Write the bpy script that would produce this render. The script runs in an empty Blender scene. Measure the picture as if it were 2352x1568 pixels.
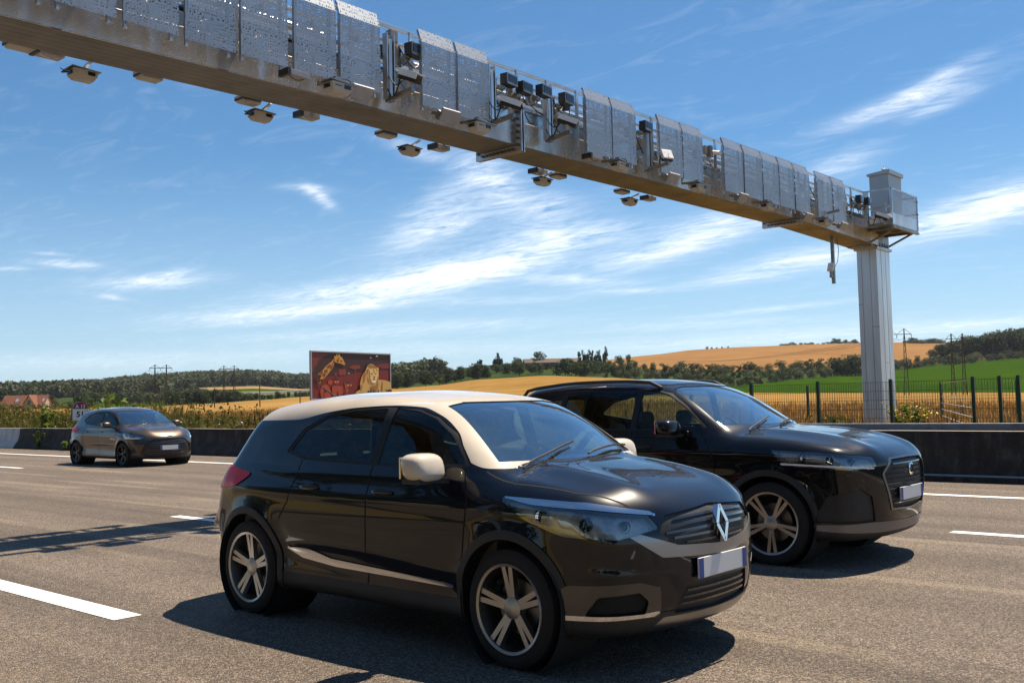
import bpy, bmesh, math, random
import numpy as np
from mathutils import Vector, Matrix
from mathutils.bvhtree import BVHTree
rng = random.Random(7)
SC = bpy.context.scene
COL = SC.collection
R = math.radians

# ------------------------------------------------------------------ camera
CAM_Z = 1.48
PW, PH, FPX = 2352.0, 1568.0, 2287.0          # measuring grid used to place things from the photograph
_p = math.atan(134.0 / FPX); _a = R(41.5); _roll = 0.0235
FW = Vector((-math.sin(_a) * math.cos(_p), math.cos(_a) * math.cos(_p), math.sin(_p)))
_r0 = Vector((math.cos(_a), math.sin(_a), 0)); _u0 = _r0.cross(FW)
RT = (_r0 * math.cos(_roll) - _u0 * math.sin(_roll)).normalized()
UP = (_r0 * math.sin(_roll) + _u0 * math.cos(_roll)).normalized()
cam_data = bpy.data.cameras.new('camera')
cam = bpy.data.objects.new('camera', cam_data); COL.objects.link(cam)
cam_data.sensor_width = 36.0; cam_data.lens = FPX / PW * 36.0
cam_data.clip_start = 0.05; cam_data.clip_end = 20000
m = Matrix((RT, UP, -FW)).transposed().to_4x4(); m.translation = Vector((0, 0, CAM_Z))
cam.matrix_world = m
SC.camera = cam
SC.render.resolution_x = 1024; SC.render.resolution_y = 682

def ray(px, py):
    d = FW * FPX + RT * (px - PW / 2) - UP * (py - PH / 2)
    return d.normalized()
def on_z(px, py, z=0.0):
    d = ray(px, py); return Vector((0, 0, CAM_Z)) + d * ((z - CAM_Z) / d.z)
def on_y(px, py, Y):
    d = ray(px, py); return Vector((0, 0, CAM_Z)) + d * (Y / d.y)
def on_x(px, py, X):
    d = ray(px, py); return Vector((0, 0, CAM_Z)) + d * (X / d.x)
def on_r(px, py, r):
    d = ray(px, py); return Vector((0, 0, CAM_Z)) + d * (r / math.hypot(d.x, d.y))
def horizon_y(px):
    return 918.0 - 0.0235 * (px - PW / 2)

# ------------------------------------------------------------------ light
SUN_EL, SUN_AZ = R(63.0), R(5.0)              # sun ahead of the camera's right, almost square to the road
SUN = Vector((math.sin(SUN_AZ) * math.cos(SUN_EL), math.cos(SUN_AZ) * math.cos(SUN_EL), math.sin(SUN_EL)))
sl = bpy.data.lights.new('sun', 'SUN'); sl.energy = 5.0; sl.angle = R(0.53); sl.color = (1.0, 0.87, 0.70)
so = bpy.data.objects.new('sun', sl); COL.objects.link(so)
so.rotation_euler = (-SUN).to_track_quat('-Z', 'Y').to_euler(); so.location = (0, 0, 60)

SC.view_settings.view_transform = 'Standard'; SC.view_settings.look = 'None'
SC.view_settings.gamma = 1.0; SC.view_settings.use_curve_mapping = False
SC.view_settings.exposure = 0.88
SC.cycles.max_bounces = 8; SC.cycles.transparent_max_bounces = 24

class NT:
    """tiny node-graph helper"""
    def __init__(self, tree): self.t = tree; self.n = tree.nodes; self.l = tree.links
    def new(self, kind, **kw):
        nd = self.n.new(kind)
        for k, v in kw.items(): setattr(nd, k, v)
        return nd
    def put(self, sock, v):
        if isinstance(v, bpy.types.NodeSocket): self.l.new(v, sock)
        else: sock.default_value = v
    def math(self, op, a, b=None, c=None, clamp=False):
        nd = self.new('ShaderNodeMath', operation=op, use_clamp=clamp)
        self.put(nd.inputs[0], a)
        if b is not None: self.put(nd.inputs[1], b)
        if c is not None: self.put(nd.inputs[2], c)
        return nd.outputs[0]
    def vmath(self, op, a, b=None):
        nd = self.new('ShaderNodeVectorMath', operation=op)
        self.put(nd.inputs[0], a)
        if b is not None: self.put(nd.inputs[1], b)
        return nd.outputs['Value'] if op in ('DOT_PRODUCT', 'LENGTH') else nd.outputs[0]
    def mix(self, f, a, b, blend='MIX'):
        nd = self.new('ShaderNodeMix', data_type='RGBA', blend_type=blend)
        self.put(nd.inputs[0], f); self.put(nd.inputs[6], a); self.put(nd.inputs[7], b)
        return nd.outputs[2]
    def noise(self, vec, scale, detail=4, rough=0.55, dist=0.0):
        nd = self.new('ShaderNodeTexNoise')
        if vec is not None: self.l.new(vec, nd.inputs['Vector'])
        nd.inputs['Scale'].default_value = scale; nd.inputs['Detail'].default_value = detail
        nd.inputs['Roughness'].default_value = rough; nd.inputs['Distortion'].default_value = dist
        return nd.outputs[0]
    def ramp(self, f, *stops, interp='LINEAR'):
        nd = self.new('ShaderNodeValToRGB'); nd.color_ramp.interpolation = interp
        e = nd.color_ramp.elements
        while len(e) < len(stops): e.new(0.5)
        for i, (p, c) in enumerate(stops):
            e[i].position = p; e[i].color = (*c, 1) if len(c) == 3 else c
        self.put(nd.inputs[0], f); return nd.outputs[0]
    def maprange(self, v, a, b, c=0.0, d=1.0, smooth=False):
        nd = self.new('ShaderNodeMapRange')
        if smooth: nd.interpolation_type = 'SMOOTHSTEP'
        self.put(nd.inputs[0], v)
        for i, q in enumerate((a, b, c, d)): nd.inputs[i + 1].default_value = q
        return nd.outputs[0]
    def scale(self, vec, s, rot=(0, 0, 0), loc=(0, 0, 0)):
        nd = self.new('ShaderNodeMapping'); self.l.new(vec, nd.inputs[0])
        nd.inputs['Scale'].default_value = s; nd.inputs['Rotation'].default_value = rot; nd.inputs['Location'].default_value = loc
        return nd.outputs[0]

# ------------------------------------------------------------------ sky with cirrus
world = bpy.data.worlds.new('World'); SC.world = world; world.use_nodes = True
w = NT(world.node_tree); w.n.clear()
sky = w.new('ShaderNodeTexSky', sky_type='NISHITA', sun_disc=False, sun_elevation=SUN_EL, sun_rotation=SUN_AZ,
            altitude=60.0, air_density=1.0, dust_density=0.15, ozone_density=3.0)
gv = w.new('ShaderNodeTexCoord').outputs['Generated']
dirn = w.vmath('NORMALIZE', gv)
sep = w.new('ShaderNodeSeparateXYZ'); w.l.new(dirn, sep.inputs[0])
# cloud-sheet coordinates (a plane high above the road)
zc = w.math('MAXIMUM', sep.outputs[2], 0.03)
zc = w.math('ADD', zc, 0.06)
cmb = w.new('ShaderNodeCombineXYZ')
w.l.new(w.math('DIVIDE', sep.outputs[0], zc), cmb.inputs[0]); w.l.new(w.math('DIVIDE', sep.outputs[1], zc), cmb.inputs[1])
sheet = cmb.outputs[0]
# (centre px, centre py, half length, half width, tilt in degrees, strength)
CLOUDS = [(1100, 612, 230, 40, 12, 1.0), (900, 652, 280, 22, 8, 0.95), (660, 715, 230, 13, 4, .9), (860, 690, 170, 13, 10, .7),
          (1120, 405, 85, 45, -25, .72), (1010, 520, 130, 34, 22, .85), (950, 345, 75, 20, -20, .45), (1020, 455, 100, 28, 25, .5),
          (1240, 480, 95, 38, 5, .62), (1310, 540, 140, 28, 5, .72), (1540, 572, 180, 26, 14, .95), (1640, 515, 110, 30, 8, .72),
          (1880, 592, 110, 22, 8, .85), (2230, 498, 210, 32, 13, 1.0), (2320, 450, 120, 26, 12, .8), (2060, 240, 150, 20, 20, .75), (2150, 185, 90, 14, 28, .5),
          (2160, 245, 80, 14, 22, .4),
          (1935, 380, 75, 24, 18, .6), (705, 433, 60, 10, -4, .45), (735, 452, 38, 13, -35, .85), (345, 648, 110, 14, 3, .9), (400, 628, 45, 9, 10, .5), (155, 607, 62, 8, -4, .8),
          (258, 683, 34, 6, -8, .6), (30, 617, 40, 4, 0, .4), (110, 582, 40, 4, -4, .4), (1700, 640, 130, 12, 6, .5), (1750, 610, 110, 16, 10, .4), (1750, 712, 170, 6, 6, .55), (1330, 645, 130, 14, -2, .5), (1440, 668, 110, 7, 2, .5),
          (1150, 690, 160, 8, 2, .4), (780, 770, 300, 12, 2, .35), (1050, 745, 300, 12, 2, .35), (250, 830, 420, 20, 1, .35), (1800, 775, 420, 22, 4, .5), (2250, 745, 200, 12, 6, .45), (560, 742, 160, 9, 3, .4), (1600, 745, 260, 10, 3, .35), (1000, 800, 500, 18, 1, .3)]
total = None
for (cx, cy, hl, hw, tilt, st) in CLOUDS:
    c0 = ray(cx, cy); t = R(tilt)
    al = (ray(cx + 10 * math.cos(t), cy - 10 * math.sin(t)) - c0).normalized()
    ac = c0.cross(al).normalized()
    k = FPX; hl *= 0.97; hw *= 1.0
    d1 = w.math('MULTIPLY_ADD', w.vmath('DOT_PRODUCT', dirn, tuple(al)), k / hl, -c0.dot(al) * k / hl)
    d2 = w.math('MULTIPLY_ADD', w.vmath('DOT_PRODUCT', dirn, tuple(ac)), k / hw, -c0.dot(ac) * k / hw)
    q = w.math('MULTIPLY_ADD', d1, d1, w.math('MULTIPLY', d2, d2))
    g = w.math('MULTIPLY', w.math('EXPONENT', w.math('MULTIPLY', q, -1.1)), st)
    # only in front of the viewer's own half of the sky
    g = w.math('MULTIPLY', g, w.math('GREATER_THAN', w.vmath('DOT_PRODUCT', dirn, tuple(c0)), 0.2))
    total = g if total is None else w.math('ADD', total, g)
stretched = w.scale(sheet, (1.0, 2.3, 1.0), rot=(0, 0, R(-38)))
n1 = w.noise(stretched, 3.0, 8, 0.64, 1.3)
n2 = w.noise(w.scale(sheet, (1.0, 3.4, 1.0), rot=(0, 0, R(-30))), 8.0, 7, 0.62, 0.9)
nz = w.math('ADD', w.math('MULTIPLY', n1, 0.65), w.math('MULTIPLY', n2, 0.45))
veil = w.math('MULTIPLY', w.maprange(n1, 0.52, 0.8), 0.12)      # thin veil everywhere else
msk = w.math('MULTIPLY', total, w.maprange(nz, 0.37, 0.66))
msk = w.math('ADD', msk, w.math('MULTIPLY', w.math('SUBTRACT', total, 0.85, clamp=True), 0.30))
msk = w.math('ADD', msk, veil, clamp=True)
msk = w.math('MULTIPLY', msk, 0.92)
bg = w.new('ShaderNodeBackground')
SKY_S = 0.052
air = w.mix(1.0, sky.outputs[0], (0.63, 0.99, 1.18, 1), 'MULTIPLY')
air = w.mix(w.maprange(sep.outputs[2], 0.0, 0.26, 0.45, 0.0, True), air, (7.6, 9.4, 12.0, 1))      # paler air low down
w.l.new(w.mix(msk, air, (12.5, 13.2, 14.2, 1)), bg.inputs[0]); bg.inputs[1].default_value = SKY_S
out = w.new('ShaderNodeOutputWorld'); w.l.new(bg.outputs[0], out.inputs[0])

# ------------------------------------------------------------------ helpers
def tag(o, label=None, cat=None, group=None, kind=None):
    if label: o['label'] = label
    if cat: o['category'] = cat
    if group: o['group'] = group
    if kind: o['kind'] = kind
    return o
def empty(name, loc=(0, 0, 0), rz=0.0):
    o = bpy.data.objects.new(name, None); COL.objects.link(o); o.location = loc; o.rotation_euler = (0, 0, rz)
    o.empty_display_size = 0.2; return o
def link_mesh(name, me, parent=None):
    o = bpy.data.objects.new(name, me); COL.objects.link(o)
    if parent is not None: o.parent = parent
    return o
def copy_tree(o, parent=None):
    c = o.copy(); COL.objects.link(c); c.parent = parent
    for ch in list(o.children): copy_tree(ch, c)
    return c
def np_mesh(name, verts, faces, mats=None, smooth=False, uniform=None):
    """fast mesh from numpy arrays; faces all with the same corner count"""
    me = bpy.data.meshes.new(name)
    v = np.asarray(verts, np.float32); f = np.asarray(faces, np.int32); k = f.shape[1]
    me.vertices.add(len(v)); me.vertices.foreach_set('co', v.ravel())
    me.loops.add(f.size); me.loops.foreach_set('vertex_index', f.ravel())
    me.polygons.add(len(f)); me.polygons.foreach_set('loop_start', np.arange(0, f.size, k, dtype=np.int32))
    me.polygons.foreach_set('loop_total', np.full(len(f), k, np.int32))
    if smooth: me.polygons.foreach_set('use_smooth', np.ones(len(f), bool))
    for mt in (mats or []): me.materials.append(mt)
    me.update(calc_edges=True); return me

class MB:
    """collects shapes; build() links them as ONE mesh object"""
    def __init__(self): self.v = []; self.f = []; self.mi = []; self.cur = 0
    def add(self, vs, fs):
        b = len(self.v); self.v += [tuple(p) for p in vs]; self.f += [tuple(i + b for i in q) for q in fs]; self.mi += [self.cur] * len(fs)
        return self
    def box(self, c, s, rot=None):
        hx, hy, hz = s[0] / 2, s[1] / 2, s[2] / 2
        vs = [Vector((x, y, z)) for x in (-hx, hx) for y in (-hy, hy) for z in (-hz, hz)]
        if rot is not None: vs = [rot @ p for p in vs]
        c = Vector(c); vs = [p + c for p in vs]
        return self.add(vs, [(0, 1, 3, 2), (4, 6, 7, 5), (0, 4, 5, 1), (2, 3, 7, 6), (0, 2, 6, 4), (1, 5, 7, 3)])
    def span(self, a, b):
        return self.box([(a[i] + b[i]) / 2 for i in range(3)], [abs(b[i] - a[i]) for i in range(3)])
    def cyl(self, p0, p1, r0, r1=None, n=10, caps=True):
        r1 = r0 if r1 is None else r1
        p0, p1 = Vector(p0), Vector(p1); d = (p1 - p0).normalized()
        a = d.orthogonal().normalized(); b = d.cross(a)
        vs = []
        for p, r in ((p0, r0), (p1, r1)):
            for i in range(n):
                t = 2 * math.pi * i / n; vs.append(p + a * (r * math.cos(t)) + b * (r * math.sin(t)))
        fs = [(i, (i + 1) % n, n + (i + 1) % n, n + i) for i in range(n)]
        if caps: fs += [tuple(range(n - 1, -1, -1)), tuple(range(n, 2 * n))]
        return self.add(vs, fs)
    def bar(self, p0, p1, w_, h_):
        p0, p1 = Vector(p0), Vector(p1); d = p1 - p0; L = d.length
        q = d.to_track_quat('Y', 'Z').to_matrix()
        return self.box((p0 + p1) / 2, (w_, L, h_), q)
    def tube(self, pts, r, n=6):
        pts = [Vector(p) for p in pts]; vs = []; fs = []; prev = None
        for i, p in enumerate(pts):
            d = (pts[min(i + 1, len(pts) - 1)] - pts[max(i - 1, 0)]).normalized()
            a = d.orthogonal().normalized() if prev is None else (prev - d * prev.dot(d)).normalized()
            prev = a; b = d.cross(a)
            for j in range(n):
                t = 2 * math.pi * j / n; vs.append(p + a * (r * math.cos(t)) + b * (r * math.sin(t)))
        for i in range(len(pts) - 1):
            for j in range(n):
                fs.append((i * n + j, i * n + (j + 1) % n, (i + 1) * n + (j + 1) % n, (i + 1) * n + j))
        fs += [tuple(range(n - 1, -1, -1)), tuple(range((len(pts) - 1) * n, len(pts) * n))]
        return self.add(vs, fs)
    def prism(self, poly, o, u, v, t):
        """flat polygon (2-D points) placed at o with axes u, v and pushed through thickness vector t"""
        o, u, v, t = Vector(o), Vector(u), Vector(v), Vector(t)
        n = len(poly); a = [o + u * p[0] + v * p[1] for p in poly]; b = [p + t for p in a]
        fs = [tuple(range(n)), tuple(range(2 * n - 1, n - 1, -1))]
        fs += [(i, n + i, n + (i + 1) % n, (i + 1) % n) for i in range(n)]
        return self.add(a + b, fs)
    def sphere(self, c, r, nu=10, nv=7):
        c = Vector(c); r = (r, r, r) if not hasattr(r, '__len__') else r
        vs = [c + Vector((0, 0, r[2]))]
        for i in range(1, nv):
            ph = math.pi * i / nv
            for j in range(nu):
                t = 2 * math.pi * j / nu; vs.append(c + Vector((r[0] * math.sin(ph) * math.cos(t), r[1] * math.sin(ph) * math.sin(t), r[2] * math.cos(ph))))
        vs.append(c - Vector((0, 0, r[2])))
        fs = [(0, 1 + j, 1 + (j + 1) % nu) for j in range(nu)]
        for i in range(nv - 2):
            for j in range(nu):
                a = 1 + i * nu; fs.append((a + j, a + nu + j, a + nu + (j + 1) % nu, a + (j + 1) % nu))
        a = 1 + (nv - 2) * nu; L = len(vs) - 1
        fs += [(a + (j + 1) % nu, a + j, L) for j in range(nu)]
        return self.add(vs, fs)
    def mesh(self, name):
        me = bpy.data.meshes.new(name); me.from_pydata(self.v, [], self.f)
        bm = bmesh.new(); bm.from_mesh(me); bmesh.ops.recalc_face_normals(bm, faces=bm.faces); bm.to_mesh(me); bm.free()
        return me
    def build(self, name, mat, parent=None, smooth=False, bevel=0.0, segs=2):
        me = self.mesh(name)
        mats = mat if isinstance(mat, (list, tuple)) else [mat]
        for mt in mats: me.materials.append(mt)
        if len(mats) > 1: me.polygons.foreach_set('material_index', self.mi)
        if bevel > 0:
            bm = bmesh.new(); bm.from_mesh(me)
            es = [e for e in bm.edges if len(e.link_faces) == 2 and e.calc_face_angle(0) > 0.5]
            bmesh.ops.bevel(bm, geom=es, offset=bevel, segments=segs, affect='EDGES', profile=0.7, clamp_overlap=True)
            bm.to_mesh(me); bm.free()
        if smooth:
            me.polygons.foreach_set('use_smooth', [True] * len(me.polygons))
            me.set_sharp_from_angle(angle=R(38))
        return link_mesh(name, me, parent)

# ------------------------------------------------------------------ materials
MATS = {}
def mat(name, col, rough=0.6, metal=0.0, var=0.0, vscale=3.0, bump=0.0, bscale=40.0, coat=0.0, spec=0.5, col2=None, obj=False):
    if name in MATS: return MATS[name]
    mt = bpy.data.materials.new(name); mt.use_nodes = True; MATS[name] = mt
    g = NT(mt.node_tree); p = g.n['Principled BSDF']
    p.inputs['Base Color'].default_value = (*col, 1); p.inputs['Roughness'].default_value = rough; p.inputs['Metallic'].default_value = metal
    p.inputs['Specular IOR Level'].default_value = spec
    p.inputs['Coat Weight'].default_value = coat; p.inputs['Coat Roughness'].default_value = 0.03
    co = g.new('ShaderNodeTexCoord').outputs['Object']
    if var > 0:
        n = g.noise(co, vscale, 5, 0.6)
        c2 = col2 or tuple(min(1, c * (1 + 1.6 * var)) for c in col)
        c1 = tuple(c * (1 - var) for c in col) if col2 is None else col
        g.l.new(g.ramp(n, (0.32, c1), (0.68, c2)), p.inputs['Base Color'])
        g.l.new(g.maprange(n, 0.3, 0.7, max(0.02, rough - 0.12 * min(1, var * 2)), min(1, rough + 0.12)), p.inputs['Roughness'])
    if bump > 0:
        b = g.new('ShaderNodeBump'); b.inputs['Strength'].default_value = bump; b.inputs['Distance'].default_value = 0.02
        g.l.new(g.noise(co, bscale, 4, 0.6), b.inputs['Height']); g.l.new(b.outputs[0], p.inputs['Normal'])
    return mt
def gmat(name):
    mt = bpy.data.materials.new(name); mt.use_nodes = True; MATS[name] = mt
    g = NT(mt.node_tree); return mt, g, g.n['Principled BSDF']

# ------------------------------------------------------------------ setting: road
mt, g, p = gmat('asphalt')
pos = g.new('ShaderNodeNewGeometry').outputs['Position']
sx = g.new('ShaderNodeSeparateXYZ'); g.l.new(pos, sx.inputs[0])
vor = g.new('ShaderNodeTexVoronoi', feature='F1'); g.l.new(pos, vor.inputs['Vector']); vor.inputs['Scale'].default_value = 95.0
fine = g.noise(pos, 210.0, 3, 0.7)
chip = g.mix(0.5, vor.outputs['Color'], fine)
cg = g.new('ShaderNodeRGBToBW'); g.l.new(chip, cg.inputs[0])
base = g.ramp(cg.outputs[0], (0.26, (0.040, 0.031, 0.024)), (0.5, (0.138, 0.108, 0.083)), (0.72, (0.37, 0.295, 0.225)))
streak = g.noise(g.scale(pos, (0.05, 1.6, 1)), 1.0, 4, 0.6)
blot = g.noise(pos, 0.45, 5, 0.6)
tone = g.math('ADD', g.maprange(streak, 0.3, 0.7, 0.72, 1.20), g.maprange(blot, 0.3, 0.7, -0.12, 0.12))
# worn wheel tracks: a little paler and smoother, oil line darker in lane centres
lane = g.math('FRACT', g.math('DIVIDE', g.math('SUBTRACT', sx.outputs[1], 3.53), 3.68))
wheel = g.math('ABSOLUTE', g.math('SUBTRACT', g.math('ABSOLUTE', g.math('SUBTRACT', lane, 0.5)), 0.22))
track = g.maprange(wheel, 0.02, 0.11, 1.0, 0.0, True)
tone = g.math('ADD', tone, g.math('MULTIPLY', track, 0.10))
colr = g.mix(1.0, base, tone, 'MULTIPLY')
# sandy dust on the near hard shoulder
dn = g.noise(pos, 1.3, 6, 0.65)
near = g.maprange(sx.outputs[1], 3.3, 1.6, 0.0, 1.0, True)
dust = g.math('MULTIPLY', g.math('MULTIPLY', g.maprange(dn, 0.40, 0.62), near), g.maprange(fine, 0.35, 0.6))
colr = g.mix(g.math('MULTIPLY', dust, 0.8), colr, (0.27, 0.20, 0.125, 1))
# ghost of removed markings: pale scoured streaks along the road (chopped into lengths)
seg = g.noise(g.scale(pos, (0.22, 0.9, 1)), 1.0, 1, 0.4)
gh = None
for yc, wd in ((6.35, 0.14), (8.75, 0.18), (4.95, 0.16), (11.55, 0.13), (5.6, .12), (10.1, .12), (9.5, .10), (7.9, .10)):
    s_ = g.maprange(g.math('ABSOLUTE', g.math('SUBTRACT', sx.outputs[1], yc)), wd * 0.5, wd * 1.3, 1.0, 0.0, True)
    gh = s_ if gh is None else g.math('MAXIMUM', gh, s_)
gh = g.math('MULTIPLY', g.math('MULTIPLY', gh, g.maprange(seg, 0.44, 0.56)), g.maprange(cg.outputs[0], 0.30, 0.55))
colr = g.mix(g.math('MULTIPLY', gh, 0.55), colr, (0.40, 0.32, 0.225, 1))
g.l.new(colr, p.inputs['Base Color'])
g.l.new(g.maprange(cg.outputs[0], 0.2, 0.7, 0.62, 0.9), p.inputs['Roughness'])
p.inputs['Specular IOR Level'].default_value = 0.35
b = g.new('ShaderNodeBump'); b.inputs['Strength'].default_value = 0.6; b.inputs['Distance'].default_value = 0.006
g.l.new(g.math('ADD', g.math('MULTIPLY', vor.outputs['Distance'], -14.0), fine), b.inputs['Height']); g.l.new(b.outputs[0], p.inputs['Normal'])
ASPHALT = mt

mt, g, p = gmat('road_paint')
pos = g.new('ShaderNodeNewGeometry').outputs['Position']
n = g.noise(pos, 70.0, 4, 0.7); n2 = g.noise(pos, 2.0, 4)
g.l.new(g.ramp(g.math('ADD', g.math('MULTIPLY', n, 0.7), g.math('MULTIPLY', n2, 0.3)), (0.34, (0.22, 0.19, 0.16)), (0.43, (0.70, 0.68, 0.64)), (0.7, (0.80, 0.79, 0.76))), p.inputs['Base Color'])
p.inputs['Roughness'].default_value = 0.7
PAINT = mt

def sheet_xy(x0, x1, y0, y1, z, nx=1, ny=1):
    xs = np.linspace(x0, x1, nx + 1); ys = np.linspace(y0, y1, ny + 1)
    v = [(x, y, z) for x in xs for y in ys]; k = ny + 1
    return v, [(i * k + j, (i + 1) * k + j, (i + 1) * k + j + 1, i * k + j + 1) for i in range(nx) for j in range(ny)]
v, f = sheet_xy(-400, 260, -2.6, 17.05, 0.0, 60, 6)
o = link_mesh('road', np_mesh('road', v, f, [ASPHALT])); tag(o, kind='structure')

marks = MB()
def dash(x0, x1, y, wd, sk=0.0):
    marks.add([(x0, y - wd / 2, .004), (x1 + sk, y - wd / 2, .004), (x1 - sk, y + wd / 2, .004), (x0, y + wd / 2, .004)], [(0, 1, 2, 3)])
for k in range(-12, 12):
    dash(-6.83 - 3.0 + 13 * k, -6.83 + 13 * k, 3.535, 0.21)
    dash(-12.61 + 13 * k, -12.61 + 3 + 13 * k, 7.2, 0.16)
    dash(-26.95 - 3 + 13 * k, -26.95 + 13 * k, 11.04, 0.16) if k != 2 else dash(-3.55, -0.55, 10.86, 0.17)
xs = np.linspace(-400, 260, 140)
def edge_y(x): return 14.62 + 0.00042 * max(0, -x - 8) ** 2 * (0.4 if x > -60 else 0.4)
for a, b_ in zip(xs[:-1], xs[1:]):
    ya, yb = (14.6, 14.6)
    marks.add([(a, ya - .1, .004), (b_, yb - .1, .004), (b_, yb + .1, .004), (a, ya + .1, .004)], [(0, 1, 2, 3)])
o = marks.build('road_markings', PAINT); tag(o, kind='structure')

# ------------------------------------------------------------------ concrete barrier (one thing per cast length)
mt, g, p = gmat('barrier_concrete')
oc = g.new('ShaderNodeTexCoord').outputs['Object']
pos = g.new('ShaderNodeNewGeometry').outputs['Position']
n = g.noise(pos, 3.0, 6, 0.65); drip = g.noise(g.scale(pos, (9, 9, 0.7)), 1.0, 5, 0.65); spk = g.noise(pos, 26.0, 4, 0.7)
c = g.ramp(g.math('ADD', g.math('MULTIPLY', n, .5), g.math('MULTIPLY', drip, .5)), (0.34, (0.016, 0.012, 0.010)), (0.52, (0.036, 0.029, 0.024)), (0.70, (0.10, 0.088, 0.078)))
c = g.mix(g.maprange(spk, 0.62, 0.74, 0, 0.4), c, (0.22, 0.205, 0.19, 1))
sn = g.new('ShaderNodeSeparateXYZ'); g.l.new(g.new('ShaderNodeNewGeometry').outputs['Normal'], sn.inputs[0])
c = g.mix(g.math('MULTIPLY', g.maprange(sn.outputs[2], 0.85, 0.97), g.maprange(spk, .35, .5, .5, 1.0)), c, (0.42, 0.38, 0.33, 1))     # sunlit top painted in: up-facing faces coloured paler
g.l.new(c, p.inputs['Base Color']); p.inputs['Roughness'].default_value = 0.9
b = g.new('ShaderNodeBump'); b.inputs['Strength'].default_value = 0.5; b.inputs['Distance'].default_value = 0.02
g.l.new(spk, b.inputs['Height']); g.l.new(b.outputs[0], p.inputs['Normal'])
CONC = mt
mt, g, p = gmat('fresh_concrete')
pos = g.new('ShaderNodeNewGeometry').outputs['Position']
drip = g.noise(g.scale(pos, (7, 7, 0.5)), 1.0, 5, 0.6)
g.l.new(g.ramp(drip, (0.3, (0.34, 0.33, 0.31)), (0.7, (0.58, 0.57, 0.55))), p.inputs['Base Color']); p.inputs['Roughness'].default_value = 0.85
CONC_NEW = mt

BY = 16.72           # barrier foot (road side)
PROF = [(0.0, 0.0), (0.0, 0.07), (0.07, 0.16), (0.17, 0.28), (0.225, 0.42), (0.25, 0.6), (0.265, 0.79), (0.275, 0.805), (0.425, 0.805), (0.435, 0.79), (0.47, 0.42), (0.62, 0.0)]
def barrier(x0, x1, label, mt, prof=PROF):
    n = max(2, int((x1 - x0) / 1.0)); vs = []; fs = []; k = len(prof)
    for i in range(n + 1):
        x = x0 + (x1 - x0) * i / n
        for (dy, z) in prof:
            e = 0.006 * math.sin(x * 5.1 + z * 9) if 0.1 < z < 0.8 else 0.0
            vs.append((x, BY + dy + e, z + 0.004 * math.sin(x * 1.7) * (z > 0.5)))
    for i in range(n):
        for j in range(k): fs.append((i * k + j, (i + 1) * k + j, (i + 1) * k + (j + 1) % k, i * k + (j + 1) % k))
    fs += [tuple(range(k)), tuple(range(n * k + k - 1, n * k - 1, -1))]
    mb = MB(); mb.add(vs, fs); o = mb.build('concrete_barrier', mt, smooth=True)
    tag(o, label, 'barrier', 'concrete barrier lengths along the far edge of the road'); return o
XB = on_y(42, 1010, BY + .2).x
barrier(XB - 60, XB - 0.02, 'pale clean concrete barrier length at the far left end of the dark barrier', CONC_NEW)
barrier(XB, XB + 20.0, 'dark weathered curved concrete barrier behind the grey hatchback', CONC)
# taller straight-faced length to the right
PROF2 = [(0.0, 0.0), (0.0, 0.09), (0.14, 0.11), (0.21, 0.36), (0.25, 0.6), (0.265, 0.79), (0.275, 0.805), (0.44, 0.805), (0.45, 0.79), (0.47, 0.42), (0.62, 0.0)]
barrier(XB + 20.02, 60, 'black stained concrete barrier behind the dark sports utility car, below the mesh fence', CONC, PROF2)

GALV = mat('galvanised_steel', (0.24, 0.245, 0.26), 0.5, 0.6, 0.18, 6.0)
rail = MB()
Yr = 17.75
rail.span((-12.2, Yr, 0.72), (40, Yr + 0.12, 0.905))
o = rail.build('guard_rail', GALV, bevel=0.02, smooth=True)
for i in range(14):
    pb = MB(); x = -11.8 + 3.9 * i; pb.span((x - .05, Yr + 0.12, 0), (x + .05, Yr + 0.24, 0.88)); pb.build('post', GALV, o)
tag(o, 'flat galvanised steel guard rail running just behind the black stained barrier', 'guard rail')

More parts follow.
